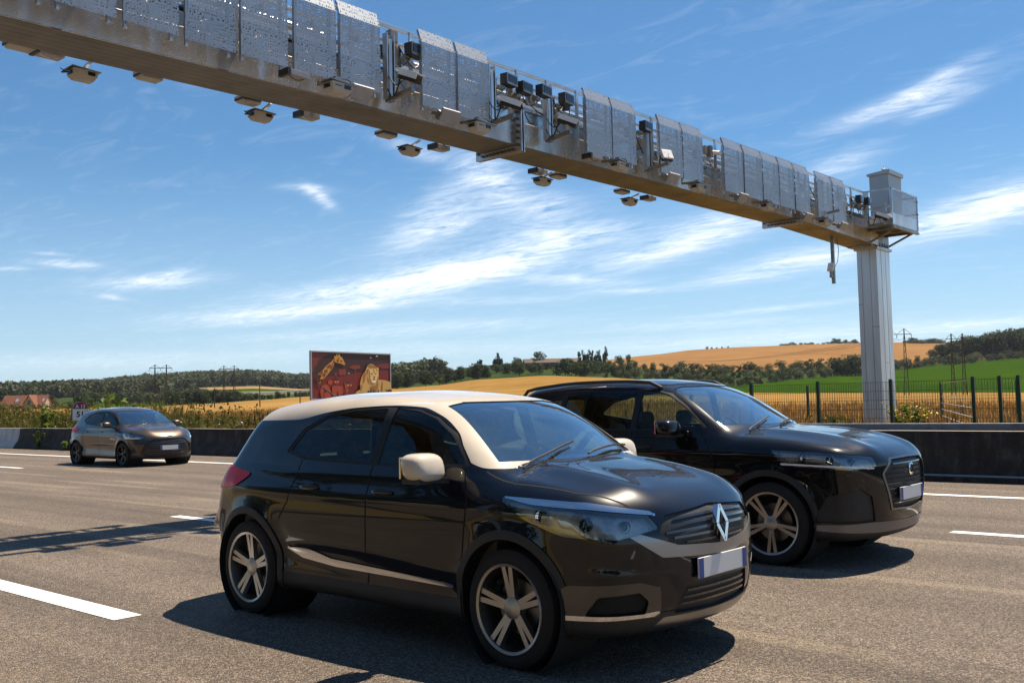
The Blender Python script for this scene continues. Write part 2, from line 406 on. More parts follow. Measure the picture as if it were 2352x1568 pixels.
# ------------------------------------------------------------------ terrain (one height-field sheet)
def az_of(px, py=900): d = ray(px, py); return math.atan2(-d.x, d.y)
TC = [  # column px : (range, picture height) of: mid wheat, field end, second field end, slope foot, hill top
    (-400, (150, 962), (300, 946), (500, 940), (800, 931), (1100, 925)),
    (0, (150, 956), (300, 940), (500, 932), (900, 920), (1200, 910)),
    (200, (150, 951), (350, 936), (560, 929), (950, 908), (1300, 898)),
    (350, (180, 945), (430, 933), (600, 927), (1000, 900), (1400, 880)),
    (478, (180, 943), (450, 927), (700, 912), (1050, 889), (1500, 871)),
    (580, (180, 939), (450, 920), (700, 908), (1050, 886), (1500, 869)),
    (700, (180, 932), (450, 911), (700, 905), (1100, 893), (1600, 876)),
    (800, (160, 925), (420, 902), (560, 898), (900, 888), (1400, 874)),
    (900, (150, 918), (400, 894), (480, 893), (700, 880), (1200, 866)),
    (1000, (150, 914), (380, 886), (460, 885), (700, 866), (1100, 856)),
    (1100, (150, 912), (350, 871.5), (430, 872), (650, 853), (1000, 840)),
    (1250, (150, 909), (340, 862.5), (430, 863), (650, 842), (1000, 828)),
    (1400, (150, 909), (340, 867), (430, 868), (560, 845), (1100, 826)),
    (1500, (150, 911), (340, 873), (430, 873), (540, 848), (1120, 815)),
    (1600, (150, 917), (360, 885), (450, 882), (540, 852), (1150, 803)),
    (1700, (150, 922), (420, 902), (460, 887), (540, 853), (1150, 797)),
    (1850, (150, 921), (420, 902), (540, 870), (620, 847), (1200, 791)),
    (2000, (150, 919), (420, 902), (640, 857), (700, 842), (1250, 786)),
    (2180, (150, 917), (420, 901.5), (700, 838), (760, 832), (1300, 786)),
    (2352, (150, 915), (420, 901), (740, 823), (800, 817), (1300, 782)),
    (2700, (150, 910), (420, 899), (780, 800), (850, 793), (1300, 765))]
_az = []; _k = []
for row in TC:
    a = az_of(row[0]); ks = []
    for (r, y) in row[1:]:
        q = on_r(row[0], y, r); ks.append((r, q.z))
    ks.append((2600, ks[-1][1] - 25)); ks.append((9000, ks[-1][1] - 40))
    _az.append(a); _k.append(ks)
order = np.argsort(_az); AZ = np.array(_az)[order]; KN = np.array(_k)[order]      # (col, knot, 2)
def knots(a):
    a = min(max(a, AZ[0]), AZ[-1])
    i = min(max(int(np.searchsorted(AZ, a)) - 1, 0), len(AZ) - 2); t = (a - AZ[i]) / (AZ[i + 1] - AZ[i])
    t = t * t * (3 - 2 * t) * 0.5 + t * 0.5
    return KN[i] * (1 - t) + KN[i + 1] * t
def col_profile(a):
    ks = knots(a); c = max(math.cos(a), 0.12)
    r1 = 17.2 / c; r2 = 26.0 / c
    r2 = min(r2, 110); r1 = min(r1, 80)
    rr = [0.0, 3.0, r1 * .98, r1, r2] + [k[0] for k in ks]
    zz = [-.06, -.06, -.06, 0.0, 0.05] + [k[1] for k in ks]
    for i in range(5, len(rr)): rr[i] = max(rr[i], rr[i - 1] + 5)
    return rr, zz
def ground_z(x, y):
    r = math.hypot(x, y); a = math.atan2(-x, y)
    if y < 1: return 0.0
    rr, zz = col_profile(a); return float(np.interp(r, rr, zz))

NSUB = [1, 2, 1, 3, 12, 16, 12, 10, 12, 4, 3]
cols = []
azs = list(np.linspace(AZ[0], AZ[-1], 330))
for a in azs:
    rr, zz = col_profile(a); pts = []
    for i in range(len(rr) - 1):
        for j in range(NSUB[i]):
            t = j / NSUB[i]; s = t
            if i >= 5: s = t * 0.6 + 0.4 * t * t * (3 - 2 * t)
            pts.append((rr[i] + (rr[i + 1] - rr[i]) * t, zz[i] + (zz[i + 1] - zz[i]) * s, i))
    pts.append((rr[-1], zz[-1], len(rr) - 2)); cols.append(pts)
NR = len(cols[0]); V = []; 
for a, pts in zip(azs, cols):
    for (r, z, i) in pts: V.append((-math.sin(a) * r, math.cos(a) * r, z))
F = []; MI = []
pxs = [float(np.interp(a, AZ, np.array([r_[0] for r_ in TC])[order])) for a in azs]
def zone_mat(i, px, t):
    if i <= 3: return 0                                   # dry verge
    if i in (4, 5): return 1                              # wheat
    if i == 6: return 3 if px > 1655 else (5 if px > 720 else (3 if px < 395 else 7))
    if i == 7: return 7 if px > 720 else ((8 if 200 < px < 395 and .25 < t < .75 else 7) if px < 395 else (6 if (t < 0.35 or t > .8) else (8 if t > .5 else 3)))
    if i == 8: return 4 if px > 1395 else (7 if px > 395 or px < 120 else 7)
    return 4 if px > 1395 else 7
for c in range(len(azs) - 1):
    for r in range(NR - 1):
        F.append((c * NR + r, c * NR + r + 1, (c + 1) * NR + r + 1, (c + 1) * NR + r))
        i = cols[c][r][2]; rr0 = sum(NSUB[:i]); t = (r - rr0) / NSUB[i]
        MI.append(zone_mat(i, 0.5 * (pxs[c] + pxs[c + 1]), t))

def field_mat(name, stops, rowdir=None, rowscale=1.0, nscale=0.6, rough=0.9, bump=0.6, fine=6.0, tram=None):
    mt, g, p = gmat(name)
    pos = g.new('ShaderNodeNewGeometry').outputs['Position']
    n = g.noise(pos, nscale, 6, 0.65); f_ = g.noise(g.scale(pos, (1, 1, .3)), fine, 4, 0.7); big = g.noise(pos, 0.012, 4, 0.6)
    v = g.math('ADD', g.math('ADD', g.math('MULTIPLY', n, 0.35), g.math('MULTIPLY', f_, 0.35)), g.math('MULTIPLY', big, 0.3))
    if rowdir is not None:
        rv = g.scale(pos, (1, 1, 1), rot=(0, 0, rowdir)); s_ = g.new('ShaderNodeSeparateXYZ'); g.l.new(rv, s_.inputs[0])
        wv = g.math('SINE', g.math('ADD', g.math('MULTIPLY', s_.outputs[0], rowscale), g.math('MULTIPLY', n, 2.5)))
        v = g.math('ADD', v, g.math('MULTIPLY', wv, 0.035))
    c = g.ramp(v, *stops)
    if tram is not None:                                   # pairs of tractor lines through the crop
        rv = g.scale(pos, (1, 1, 1), rot=(0, 0, tram[0])); s_ = g.new('ShaderNodeSeparateXYZ'); g.l.new(rv, s_.inputs[0])
        xw = g.math('ADD', s_.outputs[0], g.math('MULTIPLY', g.noise(pos, 0.004, 2), tram[3]))
        fr = g.math('ABSOLUTE', g.math('SUBTRACT', g.math('FRACT', g.math('DIVIDE', xw, tram[1])), 0.5))
        ln = g.maprange(fr, tram[2] * 0.4, tram[2], 1.0, 0.0)
        c = g.mix(g.math('MULTIPLY', ln, 0.75), c, tram[4])
    g.l.new(c, p.inputs['Base Color']); p.inputs['Roughness'].default_value = rough; p.inputs['Specular IOR Level'].default_value = 0.0
    b = g.new('ShaderNodeBump'); b.inputs['Strength'].default_value = bump; b.inputs['Distance'].default_value = 0.15
    g.l.new(g.math('ADD', f_, n), b.inputs['Height']); g.l.new(b.outputs[0], p.inputs['Normal'])
    return mt
VERGE = field_mat('dry_verge', ((0.36, (0.10, 0.075, 0.03)), (0.5, (0.26, 0.19, 0.075)), (0.62, (0.16, 0.17, 0.045))), nscale=0.8)
WHEAT = field_mat('ripe_wheat', ((0.36, (0.15, 0.080, 0.022)), (0.5, (0.25, 0.145, 0.045)), (0.63, (0.34, 0.21, 0.075))), rowdir=R(25), rowscale=1.6, nscale=0.15, tram=(R(40), 34.0, 0.02, 30.0, (0.27, 0.17, 0.06, 1)))
GREEN = field_mat('green_crop', ((0.36, (0.013, 0.036, 0.001)), (0.5, (0.023, 0.056, 0.002)), (0.64, (0.042, 0.082, 0.005))), rowdir=R(60), rowscale=2.4, nscale=0.1)
BROWN = field_mat('hill_wheat', ((0.38, (0.18, 0.095, 0.036)), (0.5, (0.225, 0.122, 0.048)), (0.62, (0.27, 0.152, 0.064))), nscale=0.05, fine=1.5, tram=(R(28), 95.0, 0.018, 160.0, (0.15, 0.075, 0.03, 1)))
STUB = field_mat('mown_stubble', ((0.37, (0.16, 0.088, 0.026)), (0.5, (0.24, 0.140, 0.046)), (0.63, (0.33, 0.21, 0.08))), rowdir=R(-62), rowscale=1.1, nscale=0.2)
PASTURE = field_mat('pasture', ((0.38, (0.075, 0.07, 0.026)), (0.5, (0.105, 0.105, 0.04)), (0.62, (0.15, 0.125, 0.055))), nscale=0.03, fine=0.8)
WOODF = field_mat('wood_floor', ((0.38, (0.018, 0.03, 0.010)), (0.5, (0.03, 0.05, 0.016)), (0.62, (0.05, 0.075, 0.025))), nscale=0.1, fine=1.0)
BEIGE = field_mat('pale_stubble', ((0.38, (0.19, 0.12, 0.065)), (0.5, (0.24, 0.155, 0.085)), (0.62, (0.29, 0.19, 0.11))), nscale=0.03, fine=0.8)
tm = [VERGE, WHEAT, VERGE, GREEN, BROWN, STUB, PASTURE, WOODF, BEIGE]
me = np_mesh('terrain', V, F, tm, smooth=True)
me.polygons.foreach_set('material_index', np.array(MI, np.int32)); me.update()
bm = bmesh.new(); bm.from_mesh(me); bmesh.ops.recalc_face_normals(bm, faces=bm.faces)
if sum(f_.normal.z for f_ in list(bm.faces)[:200]) < 0: bmesh.ops.reverse_faces(bm, faces=bm.faces)
bm.to_mesh(me); bm.free()
o = link_mesh('terrain', me); tag(o, kind='structure')
# land on the near side of the road and beyond the frame, so that reflections and sideways views have ground
v, f = sheet_xy(-6000, 6000, -6000, 6000, -0.9, 4, 4)
o = link_mesh('ground', np_mesh('ground', v, f, [VERGE])); tag(o, kind='structure')
v, f = sheet_xy(-400, 260, -90, -2.55, -0.02, 20, 3)
o = link_mesh('near_verge', np_mesh('near_verge', v, f, [VERGE])); tag(o, kind='structure')

# ------------------------------------------------------------------ gantry materials
def brushed(name, col, rough, streak=(1.0, 1.0, 12.0), var=0.25, dirt=None, aniso=0.0):
    mt, g, p = gmat(name)
    pos = g.new('ShaderNodeNewGeometry').outputs['Position']
    n = g.noise(g.scale(pos, streak), 2.0, 5, 0.65); n2 = g.noise(g.scale(pos, (1.6, 1.6, 0.25)), 1.0, 5, 0.6)
    v = g.math('ADD', g.math('MULTIPLY', n, 0.4), g.math('MULTIPLY', n2, 0.6))
    lo = tuple(c * (1 - var) for c in col); d = dirt or tuple(c * (1 - 2 * var) for c in col)
    g.l.new(g.ramp(v, (0.33, d), (0.47, lo), (0.6, col)), p.inputs['Base Color'])
    p.inputs['Metallic'].default_value = 1.0
    g.l.new(g.maprange(v, 0.35, 0.65, rough + 0.12, max(0.05, rough - 0.08)), p.inputs['Roughness'])
    if aniso: p.inputs['Anisotropic'].default_value = aniso
    b = g.new('ShaderNodeBump'); b.inputs['Strength'].default_value = 0.05; b.inputs['Distance'].default_value = 0.01
    g.l.new(n, b.inputs['Height'])
    if name != 'beam_aluminium': g.l.new(b.outputs[0], p.inputs['Normal'])
    return mt
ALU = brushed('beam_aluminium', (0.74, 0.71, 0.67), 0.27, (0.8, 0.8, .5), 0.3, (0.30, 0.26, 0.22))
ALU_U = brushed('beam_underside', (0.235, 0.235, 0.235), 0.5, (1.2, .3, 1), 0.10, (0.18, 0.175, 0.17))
ALU_P = brushed('pillar_aluminium', (0.80, 0.79, 0.79), 0.42, (3, 3, .25), 0.12)
ALU_R = brushed('rail_aluminium', (0.72, 0.71, 0.70), 0.38, (2, 2, 2), 0.18)
STAIN = brushed('dull_steel', (0.40, 0.38, 0.35), 0.42, (2, 2, 6), 0.3)
BOLT = mat('bolt_steel', (0.16, 0.15, 0.14), 0.45, 0.9)
DARKBOX = mat('black_housing', (0.018, 0.019, 0.021), 0.45, 0.0, 0.3, 20)
CABLE = mat('black_cable', (0.012, 0.012, 0.013), 0.5)
BEIGE_BOX = mat('grey_beige_housing', (0.44, 0.42, 0.39), 0.5, 0.0, 0.08, 8)
WHITEBOX = mat('white_housing', (0.82, 0.82, 0.80), 0.35, 0.0, 0.04, 8)
GREYPANEL = mat('grey_plastic', (0.33, 0.33, 0.36), 0.4, 0.0, 0.06, 8)
BLKGLASS = mat('black_window', (0.01, 0.01, 0.012), 0.08, 0.0, spec=0.8)
CABGREY = mat('cabinet_grey', (0.40, 0.43, 0.45), 0.35, 0.3, 0.06, 2)
MARKING = mat('printed_mark', (0.05, 0.05, 0.05), 0.6)
mt, g, p = gmat('perforated_aluminium')
oc = g.new('ShaderNodeTexCoord').outputs['Object']
vo = g.new('ShaderNodeTexVoronoi', voronoi_dimensions='2D', feature='F1'); vo.inputs['Randomness'].default_value = 0.6
fl = g.new('ShaderNodeSeparateXYZ'); g.l.new(oc, fl.inputs[0]); cb = g.new('ShaderNodeCombineXYZ')
g.l.new(fl.outputs[1], cb.inputs[0]); g.l.new(g.math('ADD', fl.outputs[2], g.math('MULTIPLY', fl.outputs[0], 1.3)), cb.inputs[1])
g.l.new(cb.outputs[0], vo.inputs['Vector']); vo.inputs['Scale'].default_value = 27.0
bw = g.new('ShaderNodeRGBToBW'); g.l.new(vo.outputs['Color'], bw.inputs[0])
rad = g.maprange(bw.outputs[0], 0.25, 0.75, 0.15, 0.29)
hole = g.math('LESS_THAN', vo.outputs['Distance'], rad)
tr = g.new('ShaderNodeBsdfTransparent'); mx = g.new('ShaderNodeMixShader')
g.l.new(hole, mx.inputs[0]); g.l.new(p.outputs[0], mx.inputs[1]); g.l.new(tr.outputs[0], mx.inputs[2])
g.l.new(mx.outputs[0], g.n['Material Output'].inputs[0])
n = g.noise(oc, 1.5, 4); g.l.new(g.ramp(n, (0.3, (0.31, 0.34, 0.375)), (0.7, (0.38, 0.41, 0.45))), p.inputs['Base Color'])
p.inputs['Metallic'].default_value = 0.55; p.inputs['Roughness'].default_value = 0.42
PERF = mt

# ------------------------------------------------------------------ gantry
GX0, GX1 = -11.70, -10.90                       # rear and front faces of the beam
GANTRY = empty('toll_gantry', (-11.2, 28.7, 0))
tag(GANTRY, 'long aluminium toll gantry spanning the road overhead, standing on a square pillar', 'gantry')
GO = Vector((-11.2, 28.7, 0))
def L(p): return (p[0] - GO.x, p[1] - GO.y, p[2] - GO.z)
class GB(MB):                                   # MB whose finished mesh is stored relative to the gantry's base
    def build(self, name, mat, parent=None, **k):
        self.v = [(p[0] - GO.x, p[1] - GO.y, p[2] - GO.z) for p in self.v]
        return MB.build(self, name, mat, parent or GANTRY, **k)
def beam_z(y): return float(np.interp(y, [-6, 4, 8.8, 13, 23.1, 28.3], [5.60, 5.69, 5.757, 5.768, 5.79, 5.645]))
def beam_profile():
    """cross-section (x, dz): ribbed front face, smooth upper band, top, rear face, grooved underside"""
    pts = []
    n = 22; h = 0.41
    for i in range(n):
        z0 = 0.015 + h * i / n; s = h / n
        pts += [(GX1 - 0.004, z0), (GX1, z0 + s * 0.2), (GX1, z0 + s * 0.72), (GX1 - 0.004, z0 + s * 0.92)]
    pts += [(GX1 - .012, 0.43), (GX1 - .012, 0.62), (GX0 + .012, 0.62), (GX0, 0.43), (GX0, 0.015)]
    m_ = 6
    for i in range(m_):
        x0 = GX0 + 0.8 * i / m_; s = 0.8 / m_
        pts += [(x0 + 0.006, 0.004), (x0 + 0.012, 0.0), (x0 + s - 0.012, 0.0), (x0 + s - 0.006, 0.004)]
    pts += [(GX1, 0.004)]
    return pts
def beam(y0, y1, n):
    mb = GB(); pr = beam_profile(); k = len(pr); vs = []; fs = []
    for i in range(n + 1):
        y = y0 + (y1 - y0) * i / n; zb = beam_z(y)
        for (x, dz) in pr: vs.append((x, y, zb + dz))
    for i in range(n):
        for j in range(k): fs.append((i * k + j, i * k + (j + 1) % k, (i + 1) * k + (j + 1) % k, (i + 1) * k + j))
    fs += [tuple(range(k - 1, -1, -1)), tuple(range(n * k, n * k + k))]
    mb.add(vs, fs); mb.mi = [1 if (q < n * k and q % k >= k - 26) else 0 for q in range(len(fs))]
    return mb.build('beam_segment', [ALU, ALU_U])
JY = [-2.0, 12.58, 23.12]
beam(-4.5, JY[0], 3); beam(JY[0], JY[1] - .02, 8); beam(JY[1] + .02, JY[2] - .02, 6); beam(JY[2] + .02, 28.35, 4)
for jy in JY:
    zb = beam_z(jy); fb = GB()
    for dy in (-.045, .02):
        fb.span((GX1 - .0, jy + dy, zb - .12), (GX1 + .13, jy + dy + .025, zb + .60))
        fb.span((GX0 - .13, jy + dy, zb - .12), (GX0 + .0, jy + dy + .025, zb + .60))
        fb.span((GX0, jy + dy, zb - .12), (GX1, jy + dy + .025, zb - .004))
    fo = fb.build('joint_flange', ALU_R)
    bb = GB()
    for i in range(6):
        z = zb + 0.0 + .11 * i
        for x in (GX1 + .065, GX0 - .065): bb.cyl((x, jy - .085, z), (x, jy + .085, z), .028, n=6)
    for i in range(9): bb.cyl((GX0 + .05 + .0875 * i, jy - .085, zb - .062), (GX0 + .05 + .0875 * i, jy + .085, zb - .062), .026, n=6)
    bb.build('bolts', BOLT, fo)
# walkway, hand rails
wk = GB(); wk.span((GX0 + .02, -4.5, 6.40), (GX1 - .02, 28.2, 6.425)); wk.build('walkway', STAIN)
RZ = 7.10
for x in (GX1 - .03, GX0 + .03):
    for name, z, hh in (('top_rail', RZ, .05), ('middle_rail', 6.86, .05), ('lower_rail', 6.60, .06)):
        r_ = GB(); r_.span((x - .025, -4.5, z - hh), (x + .025, 27.47, z)); r_.build(name, ALU_R, bevel=.006)
    for y in (-3, -.9, 1.2, 3.0, 5.0, 7.1, 9.0, 10.15, 12.6, 13.4, 14.25, 16.7, 18.5, 19.2, 21.2, 23.3, 25.7, 26.5, 27.44):
        pb = GB(); xx = x + (.03 if x > -11 else -.03); pb.span((xx - .02, y - .03, 6.02), (xx + .02, y + .03, RZ - .02)); pb.build('rail_post', ALU_R, bevel=.005)
# perforated shields
FRONT = [(2.25, 2.97), (3.05, 3.77), (3.86, 4.56), (4.64, 5.33), (5.41, 6.10), (6.18, 6.87), (6.95, 7.66), (7.76, 8.45), (8.52, 9.24), (10.05, 10.75), (10.81, 11.51),
         (14.07, 14.84), (14.87, 15.62), (16.46, 17.27), (17.31, 18.08), (18.97, 19.78), (19.85, 20.68), (20.72, 21.50), (21.54, 22.28), (22.36, 23.14),
         (23.60, 24.46), (24.53, 25.31)]
REAR = [(3.0 + .8 * i, 3.74 + .8 * i) for i in range(8)] + [(11.2 + .8 * i, 11.94 + .8 * i) for i in range(9)] + [(19.0 + .8 * i, 19.74 + .8 * i) for i in range(7)]
def panel(y0, y1, x, sgn):
    o = empty('tmp')  # local frame at the panel centre so the perforation starts anew on each sheet
    bpy.data.objects.remove(o)
    yc = (y0 + y1) / 2; hw = (y1 - y0) / 2; zc = 6.35
    t = 0.003; mb = MB()
    zb, zf, zt = 5.865 - zc, 6.83 - zc, 7.045 - zc; lean = -.07 * sgn
    def strip(xa, za, xb, zb_):
        mb.add([(xa, -hw, za), (xa, hw, za), (xb, hw, zb_), (xb, -hw, zb_)], [(0, 1, 2, 3)])
    strip(0, zb, 0, zf); strip(0, zf, lean, zt)
    for s_ in (-1, 1):                                # folded side edges
        y = s_ * hw
        mb.add([(0, y, zb), (0, y, zf), (-.035 * sgn, y, zf), (-.035 * sgn, y, zb)], [(0, 1, 2, 3)])
        mb.add([(0, y, zf), (lean, y, zt), (lean - .035 * sgn, y, zt - .02), (-.035 * sgn, y, zf - .005)], [(0, 1, 2, 3)])
    mb.add([(lean, -hw, zt), (lean, hw, zt), (lean - .02 * sgn, hw, zt - .028), (lean - .02 * sgn, -hw, zt - .028)], [(0, 1, 2, 3)])
    ob = mb.build('perforated_panel', PERF, GANTRY); ob.location = (x - GO.x, yc - GO.y + rng.uniform(-.004, .004), zc + rng.uniform(-.006, .006) + (.11 if sgn < 0 else 0))
    ob.rotation_euler = (0, R(rng.uniform(-.5, .5)), R(rng.uniform(-.5, .5)))
    fm = MB()
    for s_ in (-1, 1):
        y = s_ * (hw - .06)
        fm.span((-.085 * sgn - .02, y - .02, zb - .05), (-.085 * sgn + .02, y + .02, zf + .05))
    fm.span((-.30 * sgn, -.03, -.12), (-.07 * sgn, .03, -.06))
    fm.span((-.30 * sgn, -.03, .22), (-.07 * sgn, .03, .28))
    fm.build('panel_frame', ALU_R, ob)
for y0, y1 in FRONT: panel(y0, y1, -10.55, 1)
for y0, y1 in REAR: panel(y0, y1, -12.05, -1)
# pillars
def pillar(y0, y1):
    mb = GB(); x0, x1 = -11.51, -10.93
    zt = 5.55
    mb.span((x0, y0, -.3), (x1, y1, zt))
    po = mb.build('pillar', ALU_P, bevel=.012)
    s = GB()
    for fx in (.235, .66): s.span((x0 + (x1 - x0) * fx - .006, y0 - .004, -.3), (x0 + (x1 - x0) * fx + .006, y0 + .02, zt))
    for fy in (.33, .66): s.span((x1 - .02, y0 + (y1 - y0) * fy - .006, -.3), (x1 + .004, y0 + (y1 - y0) * fy + .006, zt))
    s.span((x0, y0 - .004, 3.98), (x0 + (x1 - x0) * .235, y0 + .02, 3.995)); s.span((x0 + (x1 - x0) * .66, y0 - .004, 3.32), (x1 + .004, y0 + .02, 3.335))
    s.span((x1 - .02, y0 + (y1 - y0) * .33, 2.3), (x1 + .004, y0 + (y1 - y0) * .66, 2.31))
    s.build('weld_seams', STAIN, po)
    c = GB(); c.span((x0 - .06, y0 - .06, zt), (x1 + .06, y1 + .06, zt + .035)); c.span((x0 - .06, y0 - .06, zt + .04), (x1 + .06, y1 + .06, zt + .075)); c.build('cap_plate', ALU_R, po, bevel=.006)
    gs = GB()
    for y in np.linspace(y0 + .12, y1 - .1, 5): gs.prism([(0, 0), (.10, 0), (.0, .42)], (x1 - .08, y, zt + .075), (1, 0, 0), (0, 0, 1), (0, .015, 0))
    gs.build('gussets', STAIN, po)
pillar(28.2, 29.2); pillar(-5.2, -4.2)
# end block between beam and pillar, platform with cage
e = GB(); e.span((GX0 + .05, 27.9, 5.62), (GX1 - .05, 29.25, 6.0)); e.build('end_block', STAIN, bevel=.02)
pf = GB(); px0, px1, py0, py1 = -11.75, -10.15, 27.45, 29.4
pf.span((px0, py0, 6.04), (px1, py1, 6.09)); pf.span((px1 - .05, py0, 5.99), (px1 + .03, py1 + .03, 6.045))
for y in (27.6, 28.3, 29.0): pf.span((px0, y, 5.97), (px1 - .06, y + .05, 6.035))
for y in (27.75, 29.1): pf.bar((GX1, y, 5.7), (px1 - .05, y, 6.0), .05, .05)
pf.build('platform', STAIN)
sd = GB(); sd.span((px1 - .01, py0, 6.09), (px1 + .005, py1, 6.41)); sd.span((px1 - .7, py0 - .005, 6.09), (px1, py0 + .01, 6.38)); sd.build('side_sheet', ALU_P)
cg = GB()
for (x, y) in ((px1, py0), (px1, py1), (px0, py1), (GX1, py0)): cg.span((x - .02, y - .02, 6.09), (x + .02, y + .02, RZ))
cg.span((GX1, py0 - .02, RZ - .045), (px1, py0 + .02, RZ)); cg.span((px1 - .02, py0, RZ - .045), (px1 + .02, py1, RZ)); cg.span((px0, py1 - .02, RZ - .045), (px1, py1 + .02, RZ))
cg.span((GX1, py0 - .015, 6.56), (px1, py0 + .015, 6.60)); cg.span((px0, py1 - .015, 6.56), (px1, py1 + .015, 6.60))
cg.span((px1 + .02, py1 - .06, 6.92), (px1 + .05, py1, 6.96)); cg.span((px1 + .02, py1 - .06, 6.55), (px1 + .05, py1, 6.59))
cg.build('cage_rail', ALU_R)
mb = MB(); hw = (py1 - py0) / 2
mb.add([(0, -hw, 0), (0, hw, 0), (0, hw, .66), (0, -hw, .66)], [(0, 1, 2, 3)])
ob = mb.build('perforated_panel', PERF, GANTRY); ob.location = (px1 + .012 - GO.x, (py0 + py1) / 2 - GO.y, 6.41)

for i, (y, z) in enumerate(((9.55, 6.62), (9.75, 6.9), (11.75, 6.6), (12.3, 6.45), (12.9, 6.62), (13.6, 6.5), (13.85, 6.72), (15.85, 6.6), (16.25, 6.45), (18.35, 6.6), (18.7, 6.75), (23.35, 6.6), (25.55, 6.7), (26.0, 6.5), (26.9, 6.62))):
    b = GB(); b.span((GX1 - .02, y - .07, z - .09), (GX1 + .09, y + .07, z + .09)); b.build('junction_box', mat('junction_grey', (.30, .29, .27), .5, .2) if i % 3 else DARKBOX, bevel=.008)
for i in range(34):
    y0 = rng.choice([9.4, 11.6, 12.4, 13.2, 15.7, 18.2, 23.2, 25.4, 26.3]) + rng.uniform(0, .5); y1 = y0 + rng.uniform(.2, .9) * rng.choice([-1, 1]); z0, z1 = rng.uniform(6.45, 6.95), rng.uniform(6.05, 6.8)
    b = GB(); b.tube([Vector((GX1 + .06, y0, z0)).lerp(Vector((GX1 + .07, y1, z1)), t) + Vector((.05 * math.sin(3.14 * t), 0, -.22 * math.sin(3.14 * t))) for t in np.linspace(0, 1, 9)], .010, 5); b.build('cable_run', CABLE if i % 6 else mat('yellow_hose', (.35, .22, .02), .5))
# ------------------------------------------------------------------ equipment cabinet on the platform
CB = empty('equipment_cabinet', (-10.88, 29.0, 6.09)); tag(CB, 'tall grey metal equipment cabinet standing on the gantry end platform', 'cabinet')
b = MB(); b.span((-.28, -.5, 0), (.28, .5, 1.64)); b.build('cabinet_body', CABGREY, CB, bevel=.012)
b = MB(); b.add([(-.33, -.55, 1.64), (.33, -.55, 1.64), (.33, .55, 1.64), (-.33, .55, 1.64), (-.33, -.55, 1.70), (.33, -.55, 1.76), (.33, .55, 1.76), (-.33, .55, 1.70)],
                 [(0, 3, 2, 1), (4, 5, 6, 7), (0, 1, 5, 4), (1, 2, 6, 5), (2, 3, 7, 6), (3, 0, 4, 7)]); b.build('cabinet_roof', CABGREY, CB)
b = MB(); b.span((.16, -.52, .55), (.2, -.498, .8)); b.build('door_handle', WHITEBOX, CB)
b = MB(); b.span((-.24, -.506, .05), (.25, -.4985, 1.58)); b.build('cabinet_door', CABGREY, CB)
b = MB(); b.cyl((.05, -.2, 1.7), (.05, -.2, 1.92), .012, n=6); b.cyl((.05, -.33, 1.82), (.05, -.07, 1.82), .012, n=6); b.sphere((.05, -.2, 1.83), .05); b.sphere((.05, -.31, 1.83), .03); b.build('antenna', STAIN, CB)

# ------------------------------------------------------------------ instruments
ORD = ['first', 'second', 'third', 'fourth', 'fifth', 'sixth', 'seventh', 'eighth', 'ninth', 'tenth']
def loop_pts(a, b_, sag, n=9, side=(0, 0, 0)):
    a, b_, side = Vector(a), Vector(b_), Vector(side); out_ = []
    for i in range(n):
        t = i / (n - 1); k = 4 * t * (1 - t); out_.append(a.lerp(b_, t) + Vector((0, 0, -sag * k)) + side * k)
    return out_
def scanner(rear):
    """hanging scanner: lidded box tapering downwards, two dark windows, bracket and cable"""
    t = empty('lane_scanner'); s = -1 if rear else 1
    hb = MB(); ly, lx = (.21, .15)
    top = [(-lx, -ly, 0), (lx, -ly, 0), (lx, ly, 0), (-lx, ly, 0)]; mid = [(-lx * .93, -ly * .93, -.09), (lx * .93, -ly * .93, -.09), (lx * .93, ly * .93, -.09), (-lx * .93, ly * .93, -.09)]
    bot = [(-lx * .5, -ly * .72, -.165), (lx * .62, -ly * .72, -.165), (lx * .62, ly * .72, -.165), (-lx * .5, ly * .72, -.165)]
    hb.add(top + mid + bot, [(0, 3, 2, 1), (0, 1, 5, 4), (1, 2, 6, 5), (2, 3, 7, 6), (3, 0, 4, 7), (4, 5, 9, 8), (5, 6, 10, 9), (6, 7, 11, 10), (7, 4, 8, 11), (8, 9, 10, 11)])
    h = hb.build('housing', BEIGE_BOX, t, bevel=.006)
    lb = MB(); lb.box((0, 0, .008), (lx * 2 + .05, ly * 2 + .07, .016), Matrix.Rotation(R(-3), 3, 'X')); lb.build('lid', STAIN, t)
    wb = MB(); wb.span((lx * .95, .03, -.085), (lx + .006, .15, -.025)); wb.build('window', BLKGLASS, t)
    wb = MB(); wb.span((-.06, -ly - .006, -.085), (.08, -ly * .94, -.02)); wb.build('window', BLKGLASS, t)
    if not rear:
        k = MB(); k.span((lx * .965, -.15, -.06), (lx + .0015, -.02, -.048)); k.build('printed_mark', MARKING, h)
    bk = MB()
    if rear: bk.bar((0, 0, .03), (.32, .02, .13), .05, .035); bk.span((-.04, -.04, .012), (.04, .04, .07))
    else: bk.bar((-.42, -.03, .10), (-.02, -.03, .075), .06, .045); bk.span((-.05, -.07, .014), (.05, .05, .12))
    bk.build('bracket', ALU_R if rear else STAIN, t)
    cb_ = MB()
    if rear: cb_.tube(loop_pts((.0, -.05, .08), (-.02, -ly - .02, -.05), .03, side=(0, -.20, -.06)), .009)
    else: cb_.tube(loop_pts((-.05, .04, .12), (.05, ly + .01, -.05), -.08, side=(0, .12, 0)), .009); 
    cb_.build('cable', CABLE, t); cb_ = MB(); cb_.tube([(.02, -ly - .01, -.06), (.02, -ly - .1, -.07), (.0, -ly - .16, -.02)], .009)
    cb_.build('cable', CABLE, t)
    return t
